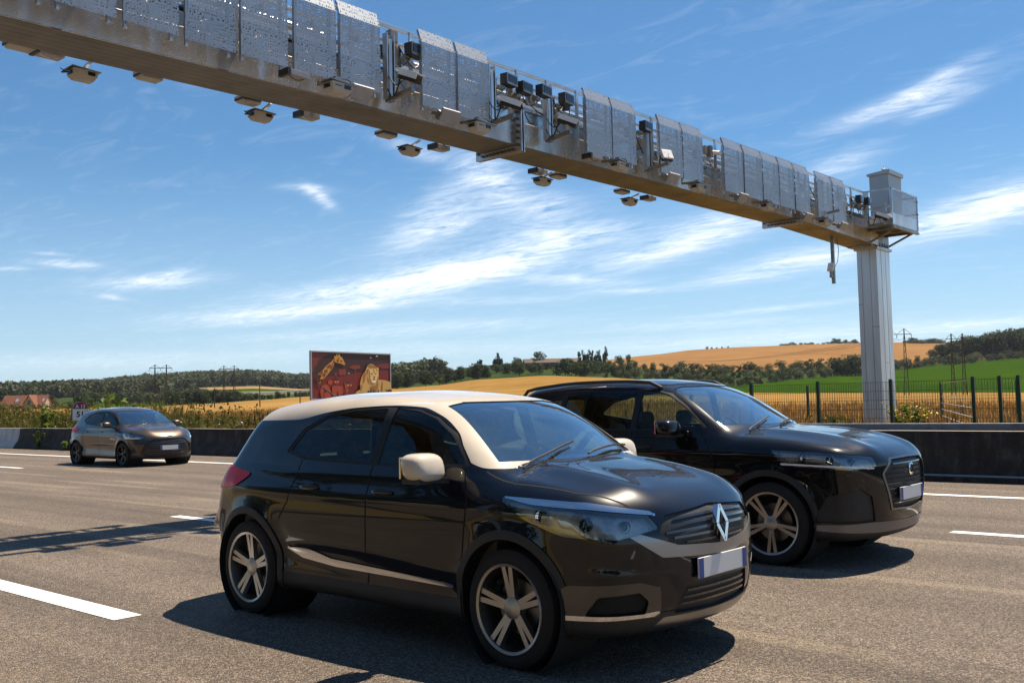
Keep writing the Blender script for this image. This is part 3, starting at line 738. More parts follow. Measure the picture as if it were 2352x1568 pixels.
def place(proto, first, locs, labels, cat, grp, rz=None, sc=1.0):
    for i, l in enumerate(locs):
        o = proto if i == 0 else copy_tree(proto)
        o.location = l; o.rotation_euler = (0, 0, rz[i] if rz else 0); o.scale = sc if hasattr(sc, '__len__') else (sc, sc, sc)
        tag(o, labels[i], cat, grp)
ys = [5.62, 8.22, 11.12, 14.55, 17.45]
place(scanner(True), 1, [(-12.0, y, 5.675) for y in ys], ['grey box scanner hanging under the beam against the sky, %s from the left' % ORD[i] for i in range(5)], 'scanner', 'scanners hanging under the rear of the beam', sc=.74)
ys = [8.32, 11.08, 14.80, 17.55, 20.52, 23.52]
place(scanner(False), 1, [(-10.38, y, 5.74) for y in ys], ['grey box scanner in front of the beam below the shields, %s from the left' % ORD[i] for i in range(6)], 'scanner', 'scanners on the front of the beam', sc=.86)
def hex_antenna():
    t = empty('road_antenna')
    b = MB(); b.prism([(-.22, 0), (-.15, -.085), (.22, -.085), (.22, .0)], (-.10, 0, 0), (0, 1, 0), (0, 0, 1), (.2, 0, 0)); b.build('housing', BEIGE_BOX, t, bevel=.008)
    b = MB(); b.span((-.11, -.2, -.055), (.11, .21, -.02)); b.build('dark_band', DARKBOX, t)
    b = MB(); b.span((-.02, -.03, 0), (.3, .03, .035)); b.span((-.02, -.03, -.01), (.02, .03, .10)); b.build('bracket', ALU_R, t)
    return t
ys = [4.86, 6.50, 7.92, 9.15 - .55, 12.02, 15.18]
ys = [4.86, 6.50, 7.95, 10.35, 13.98, 16.95]
ys = [4.86, 6.50, 8.02, 10.62, 15.05, 17.20]
place(hex_antenna(), 1, [(-12.02, y, 5.86) for y in ys], ['flat antenna with cut corner under the beam, %s from the left' % ORD[i] for i in range(6)], 'antenna', 'flat antennas under the rear of the beam', sc=(1, .74, .95))
def box_antenna(front):
    t = empty('box_antenna')
    b = MB(); b.span((-.10, -.17, -.075), (.10, .17, 0)); b.build('housing', GREYPANEL, t, bevel=.006)
    b = MB(); b.span((-.105, -.18, -.08), (.105, -.13, .008)); b.build('end_cap', DARKBOX, t)
    b = MB(); b.bar((0, .05, 0), (-.25 if front else .3, .05, .09), .05, .03); b.build('bracket', ALU_R, t)
    b = MB(); b.tube(loop_pts((.04, -.12, -.07), (.04, .17, -.03), .06), .006); b.build('cable', WHITEBOX if not front else CABLE, t)
    return t
ys = [5.22, 9.10, 11.70, 14.30, 18.35]
ys = [5.20, 9.05, 11.82, 14.45, 18.20]
place(box_antenna(False), 1, [(-12.02, y, 5.845) for y in ys], ['black-ended box antenna under the beam, %s from the left' % ORD[i] for i in range(5)], 'antenna', 'box antennas under the rear of the beam')
ys = [7.72, 14.15]
place(box_antenna(True), 1, [(-10.5, y, 5.80) for y in ys], ['black-ended box antenna below the left shields, left of the first front scanner', 'black-ended box antenna below the middle pair of shields, left of a front scanner'], 'antenna', 'box antennas on the front of the beam')
def tilt_panel():
    t = empty('tilted_antenna'); q = Matrix.Rotation(R(38), 3, 'Y')
    b = MB(); b.box((0, 0, 0), (.05, .36, .20), q); b.build('antenna_panel', GREYPANEL, t, bevel=.012)
    b = MB(); b.box((-.05, -.14, -.01), (.08, .10, .13), q); b.bar((-.25, -.1, .08), (-.05, -.1, 0), .05, .05); b.build('bracket', STAIN, t)
    return t
pts = [(1356, 348), (1685, 435), (2523, 668), (2785, 742), (3030, 814), (3162, 848)]
locs = [tuple(on_x(x_ * .6125, y_ * .6125, -10.42)) for x_, y_ in pts]
place(tilt_panel(), 1, locs, ['grey tilted flat antenna below the shields, %s from the left' % ORD[i] for i in range(6)], 'antenna', 'tilted antennas below the shields')

def floodlight():
    t = empty('flash_lamp')
    b = MB(); b.span((-.07, -.15, -.11), (.07, .15, .11)); b.build('housing', DARKBOX, t, bevel=.01)
    b = MB(); b.span((.07, -.15, -.11), (.085, .15, .11)); b.build('bezel', STAIN, t, bevel=.004)
    b = MB(); b.span((.085, -.125, -.065), (.093, .125, .08)); b.build('lamp_glass', BLKGLASS, t, bevel=.003)
    b = MB(); b.span((-.12, -.06, -.06), (-.07, .04, .04)); b.span((-.2, -.26, -.30), (-.17, -.10, .05)); b.cyl((-.12, -.12, -.14), (-.12, -.02, -.14), .05); b.build('bracket', STAIN, t)
    b = MB(); b.tube(loop_pts((-.02, -.05, -.11), (-.15, -.3, -.30), .10), .008); b.build('cable', CABLE, t)
    return t
pts = [(1553, 192), (1907, 303), (1966, 333), (2038, 344), (2122, 374), (2421, 476), (3222, 747), (3252, 756)]
locs = [tuple(on_x(x_ * .6125, y_ * .6125, -10.68)) for x_, y_ in pts]
lb_ = ['black flash lamp on the hand rail between the left shields and the second group', 'black flash lamp, leftmost of the four in the wide gap', 'black flash lamp, second of the four in the wide gap',
       'black flash lamp above the tall channel post, third of the four in the wide gap', 'black flash lamp, rightmost of the four in the wide gap', 'black flash lamp above the white square camera housing',
       'black flash lamp beside the grey cabinet, left of a close pair', 'black flash lamp beside the grey cabinet, right of a close pair']
place(floodlight(), 1, locs, lb_, 'lamp', 'flash lamps on the gantry hand rail', [R(8)] * 8, sc=(1, 1, .84))

def camera_post(kind):
    t = empty('camera_post')
    b = MB()
    b.span((-.07, -.075, 0), (.03, -.06, .98)); b.span((-.07, .06, 0), (.03, .075, .98)); b.span((-.07, -.06, .0), (-.055, .06, .98)); b.span((-.05, -.03, 0), (.02, .03, .9)); b.build('channel_post', ALU_R, t)
    b = MB(); b.bar((0, .0, .02), (.46, .02, .06), .07, .06); b.span((-.06, -.05, -.03), (.06, .05, .04)); b.build('arm', STAIN, t)
    return t
def cctv(kind):
    t = empty('traffic_camera')
    q = Matrix.Rotation(R(20), 3, 'Y')
    if kind == 'square':
        b = MB(); b.box((0, 0, .14), (.05, .24, .20), Matrix.Rotation(R(-25), 3, 'Y')); b.build('housing', WHITEBOX, t, bevel=.012)
        b = MB(); b.box((.0, 0, .03), (.08, .22, .05)); b.build('under_tray', DARKBOX, t)
        b = MB(); b.span((.032, .0, .06), (.036, .01, .15)); b.span((.034, -.06, .08), (.038, 0, .087)); b.build('printed_mark', MARKING, t)
    else:
        b = MB(); b.box((0, .02, .16), (.34, .15, .12), Matrix.Rotation(R(24), 3, 'Y')); b.build('housing', DARKBOX, t, bevel=.02)
        b = MB(); b.box((.02, .02, .235), (.40, .19, .016), Matrix.Rotation(R(24), 3, 'Y')); b.box((.03, -.075, .19), (.36, .012, .09), Matrix.Rotation(R(24), 3, 'Y')); b.build('sun_shield', WHITEBOX, t, bevel=.004)
        b = MB(); b.box((.155, .02, .09), (.02, .10, .08), Matrix.Rotation(R(24), 3, 'Y')); b.build('lens_window', BLKGLASS, t)
    b = MB(); b.cyl((0, 0, -.02), (0, 0, .07), .035, .045); b.cyl((0, 0, .07), (0, 0, .10), .055); b.build('pan_mount', BEIGE_BOX, t, smooth=True)
    b = MB(); b.tube(loop_pts((-.15, -.03, .16), (-.36, -.06, .05), .18), .012); b.build('cable', CABLE, t); b = MB(); b.tube(loop_pts((-.13, .0, .14), (-.36, -.02, .25), .1), .009); b.build('cable', CABLE, t)
    return t
posts = [(1464, 370, 'cam'), (1846, 462, 'cam'), (2060, 522, 'cam'), (2432, 635, 'square'), (3080, 730, None), (3253, 850, 'cam')]
plab = ['steel L-shaped camera post in the gap right of the left shields', 'steel L-shaped camera post at the left of the wide gap', 'steel L-shaped camera post at the right of the wide gap, beside the bolted joint',
        'steel L-shaped camera post carrying the white square housing', 'dark steel channel post between the five shields and the last pair', 'steel L-shaped camera post beside the grey cabinet platform']
clab = ['steeply tilted white and black camera on the leftmost camera post', 'white hooded camera with black front on the post at the left of the wide gap', 'white hooded camera on the post beside the bolted joint',
        'bright white square camera housing in front of the shields', '', 'hooded camera below the grey cabinet']
pp = camera_post('x'); cc = cctv('cam'); used = 0
for i, (x_, y_, k) in enumerate(posts):
    q = on_x(x_ * .6125, y_ * .6125, -10.72)
    o = pp if i == 0 else copy_tree(pp); o.location = (-10.72, q.y, q.z - .02); tag(o, plab[i], 'camera post', 'camera posts along the front of the gantry')
    if i == 4: o.location.z = 6.0
    if k == 'cam':
        c_ = cc if used == 0 else copy_tree(cc); used += 1
        c_.location = (-10.33, q.y + .02, q.z + .07); c_.rotation_euler = (0, 0, R(25) if i else R(8)); tag(c_, clab[i], 'camera', 'traffic cameras on the gantry')
    elif k == 'square':
        c_ = cctv('square'); c_.location = (-10.30, q.y + .02, q.z + .08); c_.rotation_euler = (0, 0, R(-20)); tag(c_, clab[i], 'camera', 'traffic cameras on the gantry')
# small camera on the rail near the five shields
sc = empty('traffic_camera'); q = on_x(2682 * .6125, 572 * .6125, -10.75); sc.location = q
tag(sc, 'small white bullet camera on the hand rail left of the row of five shields', 'camera', 'traffic cameras on the gantry')
b = MB(); b.cyl((-.05, -.05, .0), (.12, .08, -.03), .05, n=12); b.build('housing', WHITEBOX, sc, smooth=True)
b = MB(); b.cyl((.12, .08, -.03), (.125, .084, -.031), .042, n=12); b.build('lens_window', BLKGLASS, sc)
b = MB(); b.bar((0, 0, -.04), (0, -.02, -.35), .04, .04); b.box((-.05, -.15, .0), (.1, .1, .25)); b.build('bracket', STAIN, sc)
# hanging post with white camera near the pillar
q0 = on_x(3127 * .6125, 1063 * .6125, -11.3); t = empty('hanging_camera_post', (-11.3, q0.y, q0.z))
tag(t, 'slim post hanging below the beam end beside the pillar, with a white camera', 'camera post')
b = MB(); b.span((-.04, -.04, 0), (.04, .04, 5.72 - q0.z)); b.build('drop_post', STAIN, t, bevel=.006)
b = MB(); b.tube([(.0, .08, 5.72 - q0.z), (.02, .24, 1.3), (.03, .34, .95), (.02, .26, .62), (0, .06, .42)], .008); b.build('cable', CABLE, t)
b = MB(); b.bar((0, 0, .17), (.05, -.30, .17), .06, .05); b.cyl((.05, -.27, .17), (.05, -.27, .32), .04); b.build('arm', STAIN, t)
b = MB(); b.box((.06, -.29, .42), (.16, .07, .24), Matrix.Rotation(R(-24), 3, 'X')); hs = b.build('camera_housing', WHITEBOX, t, bevel=.012)

# ------------------------------------------------------------------ cars: smooth bodies from blended shape functions
def spl(pts):
    """smooth curve through (x, y) points (monotone cubic), vectorised"""
    pts = sorted(pts); x = np.array([p_[0] for p_ in pts], float); y = np.array([p_[1] for p_ in pts], float)
    h = np.diff(x); dl = np.diff(y) / h; m_ = np.zeros(len(x)); m_[0], m_[-1] = dl[0], dl[-1]
    for i in range(1, len(x) - 1):
        if dl[i - 1] * dl[i] > 0:
            w1, w2 = 2 * h[i] + h[i - 1], h[i] + 2 * h[i - 1]; m_[i] = (w1 + w2) / (w1 / dl[i - 1] + w2 / dl[i])
    def f(q):
        q = np.clip(q, x[0], x[-1]); i = np.clip(np.searchsorted(x, q) - 1, 0, len(x) - 2); t = (q - x[i]) / h[i]
        return ((2 * t ** 3 - 3 * t * t + 1) * y[i] + (t ** 3 - 2 * t * t + t) * h[i] * m_[i] + (-2 * t ** 3 + 3 * t * t) * y[i + 1] + (t ** 3 - t * t) * h[i] * m_[i + 1])
    return f
def smax(a, b, k):
    h = np.maximum(k - np.abs(a - b), 0) / k; return np.maximum(a, b) + h * h * k * 0.25
def smin(a, b, k): return -smax(-a, -b, k)
def poly_sd(px, pz, poly, r=0.0):
    """signed distance (negative inside) to a polygon with corners rounded by r"""
    P = np.array(poly, float); n = len(P); d = np.full(px.shape, 1e9); s = np.ones(px.shape)
    j = n - 1
    for i in range(n):
        ex, ez = P[j] - P[i]; wx, wz = px - P[i, 0], pz - P[i, 1]
        t = np.clip((wx * ex + wz * ez) / max(ex * ex + ez * ez, 1e-12), 0, 1)
        d = np.minimum(d, (wx - ex * t) ** 2 + (wz - ez * t) ** 2)
        c1 = pz >= P[i, 1]; c2 = pz < P[j, 1]; c3 = ex * wz > ez * wx
        flip = (c1 & c2 & c3) | (~c1 & ~c2 & ~c3); s = np.where(flip, -s, s); j = i
    return s * np.sqrt(d) - r
def line_sd(px, pz, line, wd):
    P = np.array(line, float); d = np.full(px.shape, 1e9)
    for i in range(len(P) - 1):
        ex, ez = P[i + 1] - P[i]; wx, wz = px - P[i, 0], pz - P[i, 1]
        t = np.clip((wx * ex + wz * ez) / (ex * ex + ez * ez), 0, 1); d = np.minimum(d, (wx - ex * t) ** 2 + (wz - ez * t) ** 2)
    return np.sqrt(d) - wd / 2

def car_field(S):
    plan, sec = spl(S['plan']), spl(S['sec']); hood = spl(S['hood']); xf0, xr0 = spl(S['front']), spl(S['rear'])
    gw = spl(S['gw']); zr = spl(S['roof']); W0 = S['W']; (xw0, zw0, sw) = S['screen']; (xb0, zb0, sb) = S['rglass']
    wx = S['wheels']; wr = S['wr']
    def f(P):
        x, y, z = P[:, 0], np.abs(P[:, 1]), P[:, 2]; yn = y / W0
        W = W0 * plan(x) * sec(z)
        for cx in wx:                                             # flared wheel arches
            d = np.hypot(x - cx, z - wr); W = W + S['flare'] * np.exp(-((d - wr * 1.12) / .085) ** 2) * (z > 0.1)
        for (x0, z0, x1, z1, wd, dep) in S['creases']:
            t = np.clip(((x - x0) * (x1 - x0) + (z - z0) * (z1 - z0)) / ((x1 - x0) ** 2 + (z1 - z0) ** 2), 0, 1)
            d = np.hypot(x - x0 - t * (x1 - x0), z - z0 - t * (z1 - z0)); W = W - dep * np.exp(-(d / wd) ** 2)
        side = (y - W)
        crown = S['crown'] * yn ** 2.6 - S.get('hoodrib', 0) * np.exp(-((yn - .52) / .13) ** 2) * np.clip((x - .6) / .8, 0, 1)
        top = (z - (hood(x) - crown)) * 0.97
        fr = (x - (xf0(z) - S['sweep'] * yn ** S.get('sweepp', 2.6)))
        re = (xr0(z) + S['rsweep'] * yn ** 2.6 - x)
        bot = (S['zb'] - z)
        B = smax(side, top, S.get('kst', .14)); B = smax(B, fr, S.get('kf', .14)); B = smax(B, re, .14); B = smax(B, bot, .08)
        gs = (y - (gw(x) - np.maximum(z - S['belt'], -.04) * S['tumble'])) / math.sqrt(1 + S['tumble'] ** 2)
        gr = z - (zr(x) - .055 * (y / .6) ** 2)
        gwd = (x - (xw0 - (z - zw0) * sw - .13 * (y / .65) ** 2.2)) / math.sqrt(1 + sw * sw)
        gb = ((xb0 - (z - zb0) * sb + .10 * (y / .65) ** 2.2) - x) / math.sqrt(1 + sb * sb)
        G = smax(gs, gr, .13); G = smax(G, gwd, .10); G = smax(G, gb, S.get('kb', .10)); G = smax(G, .55 - z, .05)
        f_ = smin(B, G, S.get('kj', .05))
        return f_
    return f

def car_surface(S, nx, ny, nz):
    f = car_field(S)
    lo, hi = np.array(S['in0'], float), np.array(S['in1'], float); LO, HI = np.array(S['out0'], float), np.array(S['out1'], float)
    ids = {}; A = []; Bp = []; quads = []
    n = (nx, ny, nz)
    def vid(i, j, k):
        q = (i, j, k)
        if q not in ids:
            t = np.array((i / nx, j / ny, k / nz)); ids[q] = len(A); A.append(lo + (hi - lo) * t); Bp.append(LO + (HI - LO) * t)
        return ids[q]
    for (a, b_, c) in ((0, 1, 2), (1, 2, 0), (2, 0, 1)):           # faces normal to axis c
        for side in (0, n[c]):
            for i in range(n[a]):
                for j in range(n[b_]):
                    q = []
                    for (di, dj) in ((0, 0), (1, 0), (1, 1), (0, 1)):
                        t = [0, 0, 0]; t[a] = i + di; t[b_] = j + dj; t[c] = side; q.append(vid(*t))
                    quads.append(q if side else q[::-1])
    A = np.array(A); Bp = np.array(Bp); t0 = np.zeros(len(A)); t1 = np.ones(len(A))
    for it in range(34):
        tm_ = (t0 + t1) / 2; v = f(A + (Bp - A) * tm_[:, None]); ins = v < 0
        t0 = np.where(ins, tm_, t0); t1 = np.where(ins, t1, tm_)
    P = A + (Bp - A) * ((t0 + t1) / 2)[:, None]
    return P, quads, f
def grad(f, P, e=2e-3):
    g_ = np.stack([f(P + np.eye(3)[i] * e) - f(P - np.eye(3)[i] * e) for i in range(3)], 1)
    return g_ / np.maximum(np.linalg.norm(g_, axis=1, keepdims=True), 1e-9)

def contour_cut(bm, sd):
    bm.verts.ensure_lookup_table(); bm.verts.index_update()
    P = np.array([v.co[:] for v in bm.verts]); s = sd(P); s = np.where(np.abs(s) < 4e-4, 4e-4, s)
    if s.min() > 0: return
    new = set(); cut = [e for e in bm.edges if s[e.verts[0].index] * s[e.verts[1].index] < 0]
    vals = [(e, e.verts[0], s[e.verts[0].index], s[e.verts[1].index]) for e in cut]
    faces = set()
    for e, v0, a, b_ in vals:
        for q in e.link_faces: faces.add(q)
        t = a / (a - b_); _, nv = bmesh.utils.edge_split(e, v0, t); new.add(nv)
    for q in faces:
        vs = [l.vert for l in q.loops if l.vert in new]
        if len(vs) == 2:
            try: bmesh.utils.face_split(q, vs[0], vs[1])
            except ValueError: pass

def build_car(S, root, nx, ny, nz):
    P, quads, f = car_surface(S, nx, ny, nz)
    bm = bmesh.new(); vs = [bm.verts.new(p_) for p_ in P]
    for q in quads: bm.faces.new([vs[i] for i in q])
    bm.verts.index_update()
    regs = S['regions']
    for rg in regs:
        if rg.get('cut', True): contour_cut(bm, rg['sd'])
    bm.verts.ensure_lookup_table(); bm.verts.index_update(); bm.faces.ensure_lookup_table(); bm.faces.index_update()
    P = np.array([v.co[:] for v in bm.verts]); N = grad(f, P)
    Cn = np.array([np.mean([P[v.index] for v in q.verts], 0) for q in bm.faces]); CN = grad(f, Cn)
    lab = np.full(len(Cn), -1)
    for i, rg in enumerate(regs):
        s = rg['sd'](Cn); ok = (s < 0) & (lab < 0)
        if 'nf' in rg: ok &= rg['nf'](CN)
        lab[ok] = i
    groups = {}
    for i, rg in enumerate(regs + [dict(name=S['body_name'], mat=S['body_mat'], depth=0.0, rim=.03)]):
        k = i if i < len(regs) else -1
        if rg.get('drop'): continue
        groups.setdefault((rg['name'], rg.get('split', '')), []).append((k, rg))
    made = {}
    for (name, sp), lst in groups.items():
        ks = [k for k, _ in lst]; rg = lst[0][1]
        fsel = [q for q, l in zip(bm.faces, lab) if l in ks]
        if not fsel: continue
        sides = [fsel]
        if rg.get('sides'):                                          # left and right pieces (and front/rear) become parts of their own
            keyf = rg['sides']; dd = {}
            for q in fsel: dd.setdefault(keyf(Cn[q.index]), []).append(q)
            sides = list(dd.values())
        for fs in sides:
            idx = {}; vv = []; nn = []; ff = []
            for q in fs:
                ids = []
                for v in q.verts:
                    if v.index not in idx:
                        idx[v.index] = len(vv); vv.append(P[v.index] - N[v.index] * rg.get('depth', 0)); nn.append(N[v.index])
                    ids.append(idx[v.index])
                ff.append(ids)
            nsurf = len(ff); rim = rg.get('rim', 0)
            if rim:
                fset = set(q.index for q in fs); inner = {}
                for q in fs:
                    for l in q.loops:
                        e = l.edge
                        if sum(1 for x_ in e.link_faces if x_.index in fset) == 1:
                            a, b_ = l.vert.index, l.link_loop_next.vert.index; ids = []
                            for w_ in (a, b_):
                                if w_ not in inner: inner[w_] = len(vv); vv.append(P[w_] - N[w_] * (rg.get('depth', 0) + rim)); nn.append(N[w_])
                            ff.append([idx[b_], idx[a], inner[a], inner[b_]])
            me = bpy.data.meshes.new(name); me.from_pydata([tuple(v) for v in vv], [], ff)
            me.polygons.foreach_set('use_smooth', [i < nsurf for i in range(len(ff))])
            me.materials.append(rg['mat'])
            if rim:
                me.materials.append(S['rim_mat']); me.polygons.foreach_set('material_index', [0 if i < nsurf else 1 for i in range(len(ff))])
            me.update()
            nl = []
            for pgn in me.polygons:
                for vi in pgn.vertices: nl.append(tuple(nn[vi]) if pgn.index < nsurf else (0, 0, 0))
            me.normals_split_custom_set(nl)
            par = root if not rg.get('parent') else made[rg['parent']]
            ob = link_mesh(name, me, par); made[name] = ob
            if rg.get('bowl'):                                        # lamp bowl behind the clear lens, with its lamp units
                bw_ = bpy.data.meshes.new('lamp_bowl'); nv_ = [tuple(np.array(v) - np.array(n_) * rg['bowl']) for v, n_ in zip(vv, nn)]
                bw_.from_pydata(nv_, [], ff[:nsurf]); bw_.materials.append(CLUSTER); bw_.polygons.foreach_set('use_smooth', [True] * nsurf); bo = link_mesh('lamp_bowl', bw_, ob)
                sgy = 1 if np.mean([v[1] for v in vv]) > 0 else -1
                for (ph, z_, r_) in rg['lamps']:
                    ox = rg['ox']; a_, b2 = .05, 2.2; dv = np.array([math.cos(ph), sgy * math.sin(ph), 0])
                    for _ in range(30):
                        m2 = (a_ + b2) / 2; q_ = np.array([ox, 0, z_]) + dv * m2
                        if f(q_[None])[0] < 0: a_ = m2
                        else: b2 = m2
                    q_ = np.array([ox, 0, z_]) + dv * a_; n2 = grad(f, q_[None])[0]; ax = Vector((1, sgy * .12, 0)).normalized(); c_ = Vector(q_) - Vector(n2) * (r_ * .55 + .012)
                    mb = MB(); mb.cyl(c_ - ax * .05, c_ - ax * .006, r_ * .9, r_ * 1.12, 18, caps=False); mb.cyl(c_ - ax * .006, c_ - ax * .03, r_ * 1.12, r_ * .86, 18, caps=False); mb.build('reflector', CHROME, ob, smooth=True)
                    mb = MB(); mb.sphere(c_ - ax * .028, r_ * .84, 16, 10); mb.build('projector_lens', LENS_D, ob, smooth=True)
    bm.free()
    return f, made

# --- paint, glass and trim
def paint(name, col, flake=0.0, rough=0.22, metal=0.0):
    mt, g, p = gmat(name)
    oc = g.new('ShaderNodeTexCoord').outputs['Object']
    n = g.noise(oc, 2.2, 4, .5); basec = g.ramp(n, (0.3, tuple(c * .9 for c in col)), (0.7, tuple(c * 1.1 for c in col)))
    p.inputs['Roughness'].default_value = rough; p.inputs['Metallic'].default_value = metal
    p.inputs['Coat Weight'].default_value = 1.0; p.inputs['Coat Roughness'].default_value = 0.04; p.inputs['Coat IOR'].default_value = 1.46; p.inputs['Specular IOR Level'].default_value = 0.08
    # road film: a little dust low on the body
    sp_ = g.new('ShaderNodeSeparateXYZ'); g.l.new(oc, sp_.inputs[0])
    film = g.math('MULTIPLY', g.maprange(sp_.outputs[2], 0.75, 0.2, 0.0, 1.0), g.maprange(g.noise(oc, 6.0, 5, .6), .35, .75, .1, .5))
    g.l.new(g.mix(g.math('MULTIPLY', film, 0.10), basec, (.12, .095, .07, 1)), p.inputs['Base Color'])
    g.l.new(g.math('MULTIPLY_ADD', film, 0.10, 0.03), p.inputs['Coat Roughness'])
    return mt
def car_glass(name, tint, refl=1.0, ior=1.5):
    mt, g, p = gmat(name); g.n.remove(p)
    t = g.new('ShaderNodeBsdfTransparent'); t.inputs[0].default_value = (*tint, 1)
    gl = g.new('ShaderNodeBsdfGlossy'); gl.inputs['Roughness'].default_value = 0.0; gl.inputs['Color'].default_value = (0.95, 1, 1, 1)
    fr = g.new('ShaderNodeFresnel'); fr.inputs['IOR'].default_value = ior
    mx = g.new('ShaderNodeMixShader'); g.l.new(g.math('MULTIPLY', fr.outputs[0], refl, clamp=True), mx.inputs[0]); g.l.new(t.outputs[0], mx.inputs[1]); g.l.new(gl.outputs[0], mx.inputs[2])
    g.l.new(mx.outputs[0], g.n['Material Output'].inputs[0]); return mt
P_NAVY = paint('navy_black_paint', (0.0035, 0.005, 0.010), rough=.3)
P_CREAM = paint('cream_paint', (0.60, 0.53, 0.43), rough=.35)
P_BLACK = paint('black_paint', (0.004, 0.0042, 0.0055), rough=.3)
P_BRONZE = paint('bronze_paint', (0.085, 0.068, 0.054), rough=.36, metal=.75)
G_SCREEN = car_glass('windscreen_glass', (0.55, 0.70, 0.68), 2.3, 2.1)
G_SIDE = car_glass('side_glass', (0.72, 0.85, 0.78), 0.9)
G_LENS = car_glass('lamp_glass_clear', (0.95, 0.96, 0.97), 2.6, 1.7)
G_DARK = car_glass('privacy_glass', (0.60, 0.74, 0.68), 0.8)
CLUSTER = mat('headlamp_cluster', (0.62, 0.62, 0.62), 0.28, 0.3, 0.3, 10)
TRIM = mat('black_plastic', (0.022, 0.022, 0.023), 0.55, 0, 0.25, 14)
RIMM = mat('window_rubber', (0.008, 0.008, 0.009), 0.6)
SEAM = mat('panel_gap', (0.004, 0.004, 0.004), 0.9)
CHROME = mat('chrome', (0.72, 0.73, 0.75), 0.14, 1.0)
SATIN = mat('satin_silver', (0.34, 0.34, 0.35), 0.3, 1.0)
ALLOY = mat('alloy_wheel', (0.40, 0.385, 0.37), 0.32, 1.0, 0.12, 6)
ALLOY_D = mat('dark_alloy', (0.05, 0.05, 0.052), 0.35, 0.8)
TYRE = mat('tyre_rubber', (0.016, 0.015, 0.014), 0.85, 0, 0.3, 10)
REDLENS = mat('red_lens', (0.62, 0.004, 0.010), 0.25, 0, spec=.3)
LENS = mat('headlamp_lens', (0.30, 0.31, 0.33), 0.08, 0.85, coat=1.0)
LENS_D = mat('dark_headlamp', (0.035, 0.037, 0.042), 0.08, 0.6, coat=1.0)
DRL = mat('daylight_strip', (0.85, 0.86, 0.88), 0.2, 0.0, coat=1.0)
INTER = mat('cabin_trim', (0.085, 0.085, 0.085), 0.75, 0, 0.2, 8)
SEATM = mat('seat_fabric', (0.11, 0.108, 0.105), 0.85, 0, 0.3, 30)
PLATE = mat('plate_white', (0.75, 0.75, 0.74), 0.4)
PLATEB = mat('plate_blue', (0.02, 0.06, 0.30), 0.4)
UNDER = mat('underbody', (0.012, 0.012, 0.012), 0.9)
BRAKE = mat('brake_disc', (0.20, 0.19, 0.18), 0.4, 0.9)

def lathe(mb, prof, c, axis_y_sign, n=40):
    """profile (radius, offset along y) revolved about the y axis through c"""
    k = len(prof); vs = []; fs = []
    for i in range(n):
        t = 2 * math.pi * i / n
        for (r, o_) in prof: vs.append((c[0] + r * math.cos(t), c[1] + o_ * axis_y_sign, c[2] + r * math.sin(t)))
    for i in range(n):
        for j in range(k - 1): fs.append((i * k + j, ((i + 1) % n) * k + j, ((i + 1) % n) * k + j + 1, i * k + j + 1))
    mb.add(vs, fs)
def wheel(root, x, y, r, w_, style, rimm, rot=0.0, steer=0.0):
    """tyre as the part, with rim and disc as sub-parts; local origin at the hub"""
    sgn = 1 if y > 0 else -1; rr = r * .745
    mb = MB(); lathe(mb, [(rr, -w_ * .5 + .02), (rr + .02, -w_ * .5), (r - .035, -w_ * .5), (r - .008, -w_ * .42), (r, -w_ * .25), (r, w_ * .25), (r - .008, w_ * .42), (r - .035, w_ * .5), (rr + .03, w_ * .505), (rr, w_ * .49), (rr - .005, w_ * .3), (rr - .005, -w_ * .4), (rr, -w_ * .5 + .02)], (0, 0, 0), sgn, 48)
    t = mb.build('wheel', TYRE, root, smooth=True); t.location = (x, y - sgn * w_ / 2, r); t.rotation_euler = (0, 0, steer)
    mb = MB(); o_ = w_ * .5
    lathe(mb, [(rr + .006, o_ - .006), (rr + .002, o_ + .004), (rr - .014, o_ - .002), (rr - .02, o_ - .04), (rr - .03, -.06)], (0, 0, 0), sgn, 48)
    ns = style['n']
    for i in range(ns):
        for s_ in ((-1, 1) if style['double'] else (0,)):
            a = rot + 2 * math.pi * i / ns + s_ * style['gap'] / rr * .5; a2 = rot + 2 * math.pi * i / ns + s_ * style['gap2'] / .08 * .5
            p1 = Vector((rr * .985 * math.cos(a), sgn * (o_ - .012), rr * .985 * math.sin(a))); p0 = Vector((.055 * math.cos(a2), sgn * (o_ - style['dish']), .055 * math.sin(a2)))
            d = (p1 - p0); L_ = d.length; d.normalize(); nrm = Vector((0, sgn, 0)); nrm = (nrm - d * nrm.dot(d)).normalized(); tt = d.cross(nrm)
            w0, w1, th = style['w0'], style['w1'], .032
            vs = []
            for pp_, ww in ((p0, w0), (p1, w1)):
                vs += [pp_ - tt * ww * .5 - nrm * th, pp_ - tt * ww * .36, pp_ + tt * ww * .36, pp_ + tt * ww * .5 - nrm * th]
            mb.add(vs, [(0, 1, 5, 4), (1, 2, 6, 5), (2, 3, 7, 6), (3, 0, 4, 7), (0, 3, 2, 1), (4, 5, 6, 7)])
    lathe(mb, [(.0, o_ - style['dish'] + .014), (.034, o_ - style['dish'] + .012), (.062, o_ - style['dish'] + .002), (.07, o_ - style['dish'] - .04)], (0, 0, 0), sgn, 20)
    rm = mb.build('rim', rimm, t, smooth=True)
    mb = MB(); lathe(mb, [(.0, .01), (r * .46, .01), (r * .46, -.02), (r * .2, -.02)], (0, 0, 0), sgn, 30)
    mb.build('brake_disc', BRAKE, t)
    mb = MB(); lathe(mb, [(0.0, -.055), (rr - .02, -.055)], (0, 0, 0), sgn, 30); mb.build('hub_backing', UNDER, t)
    return t
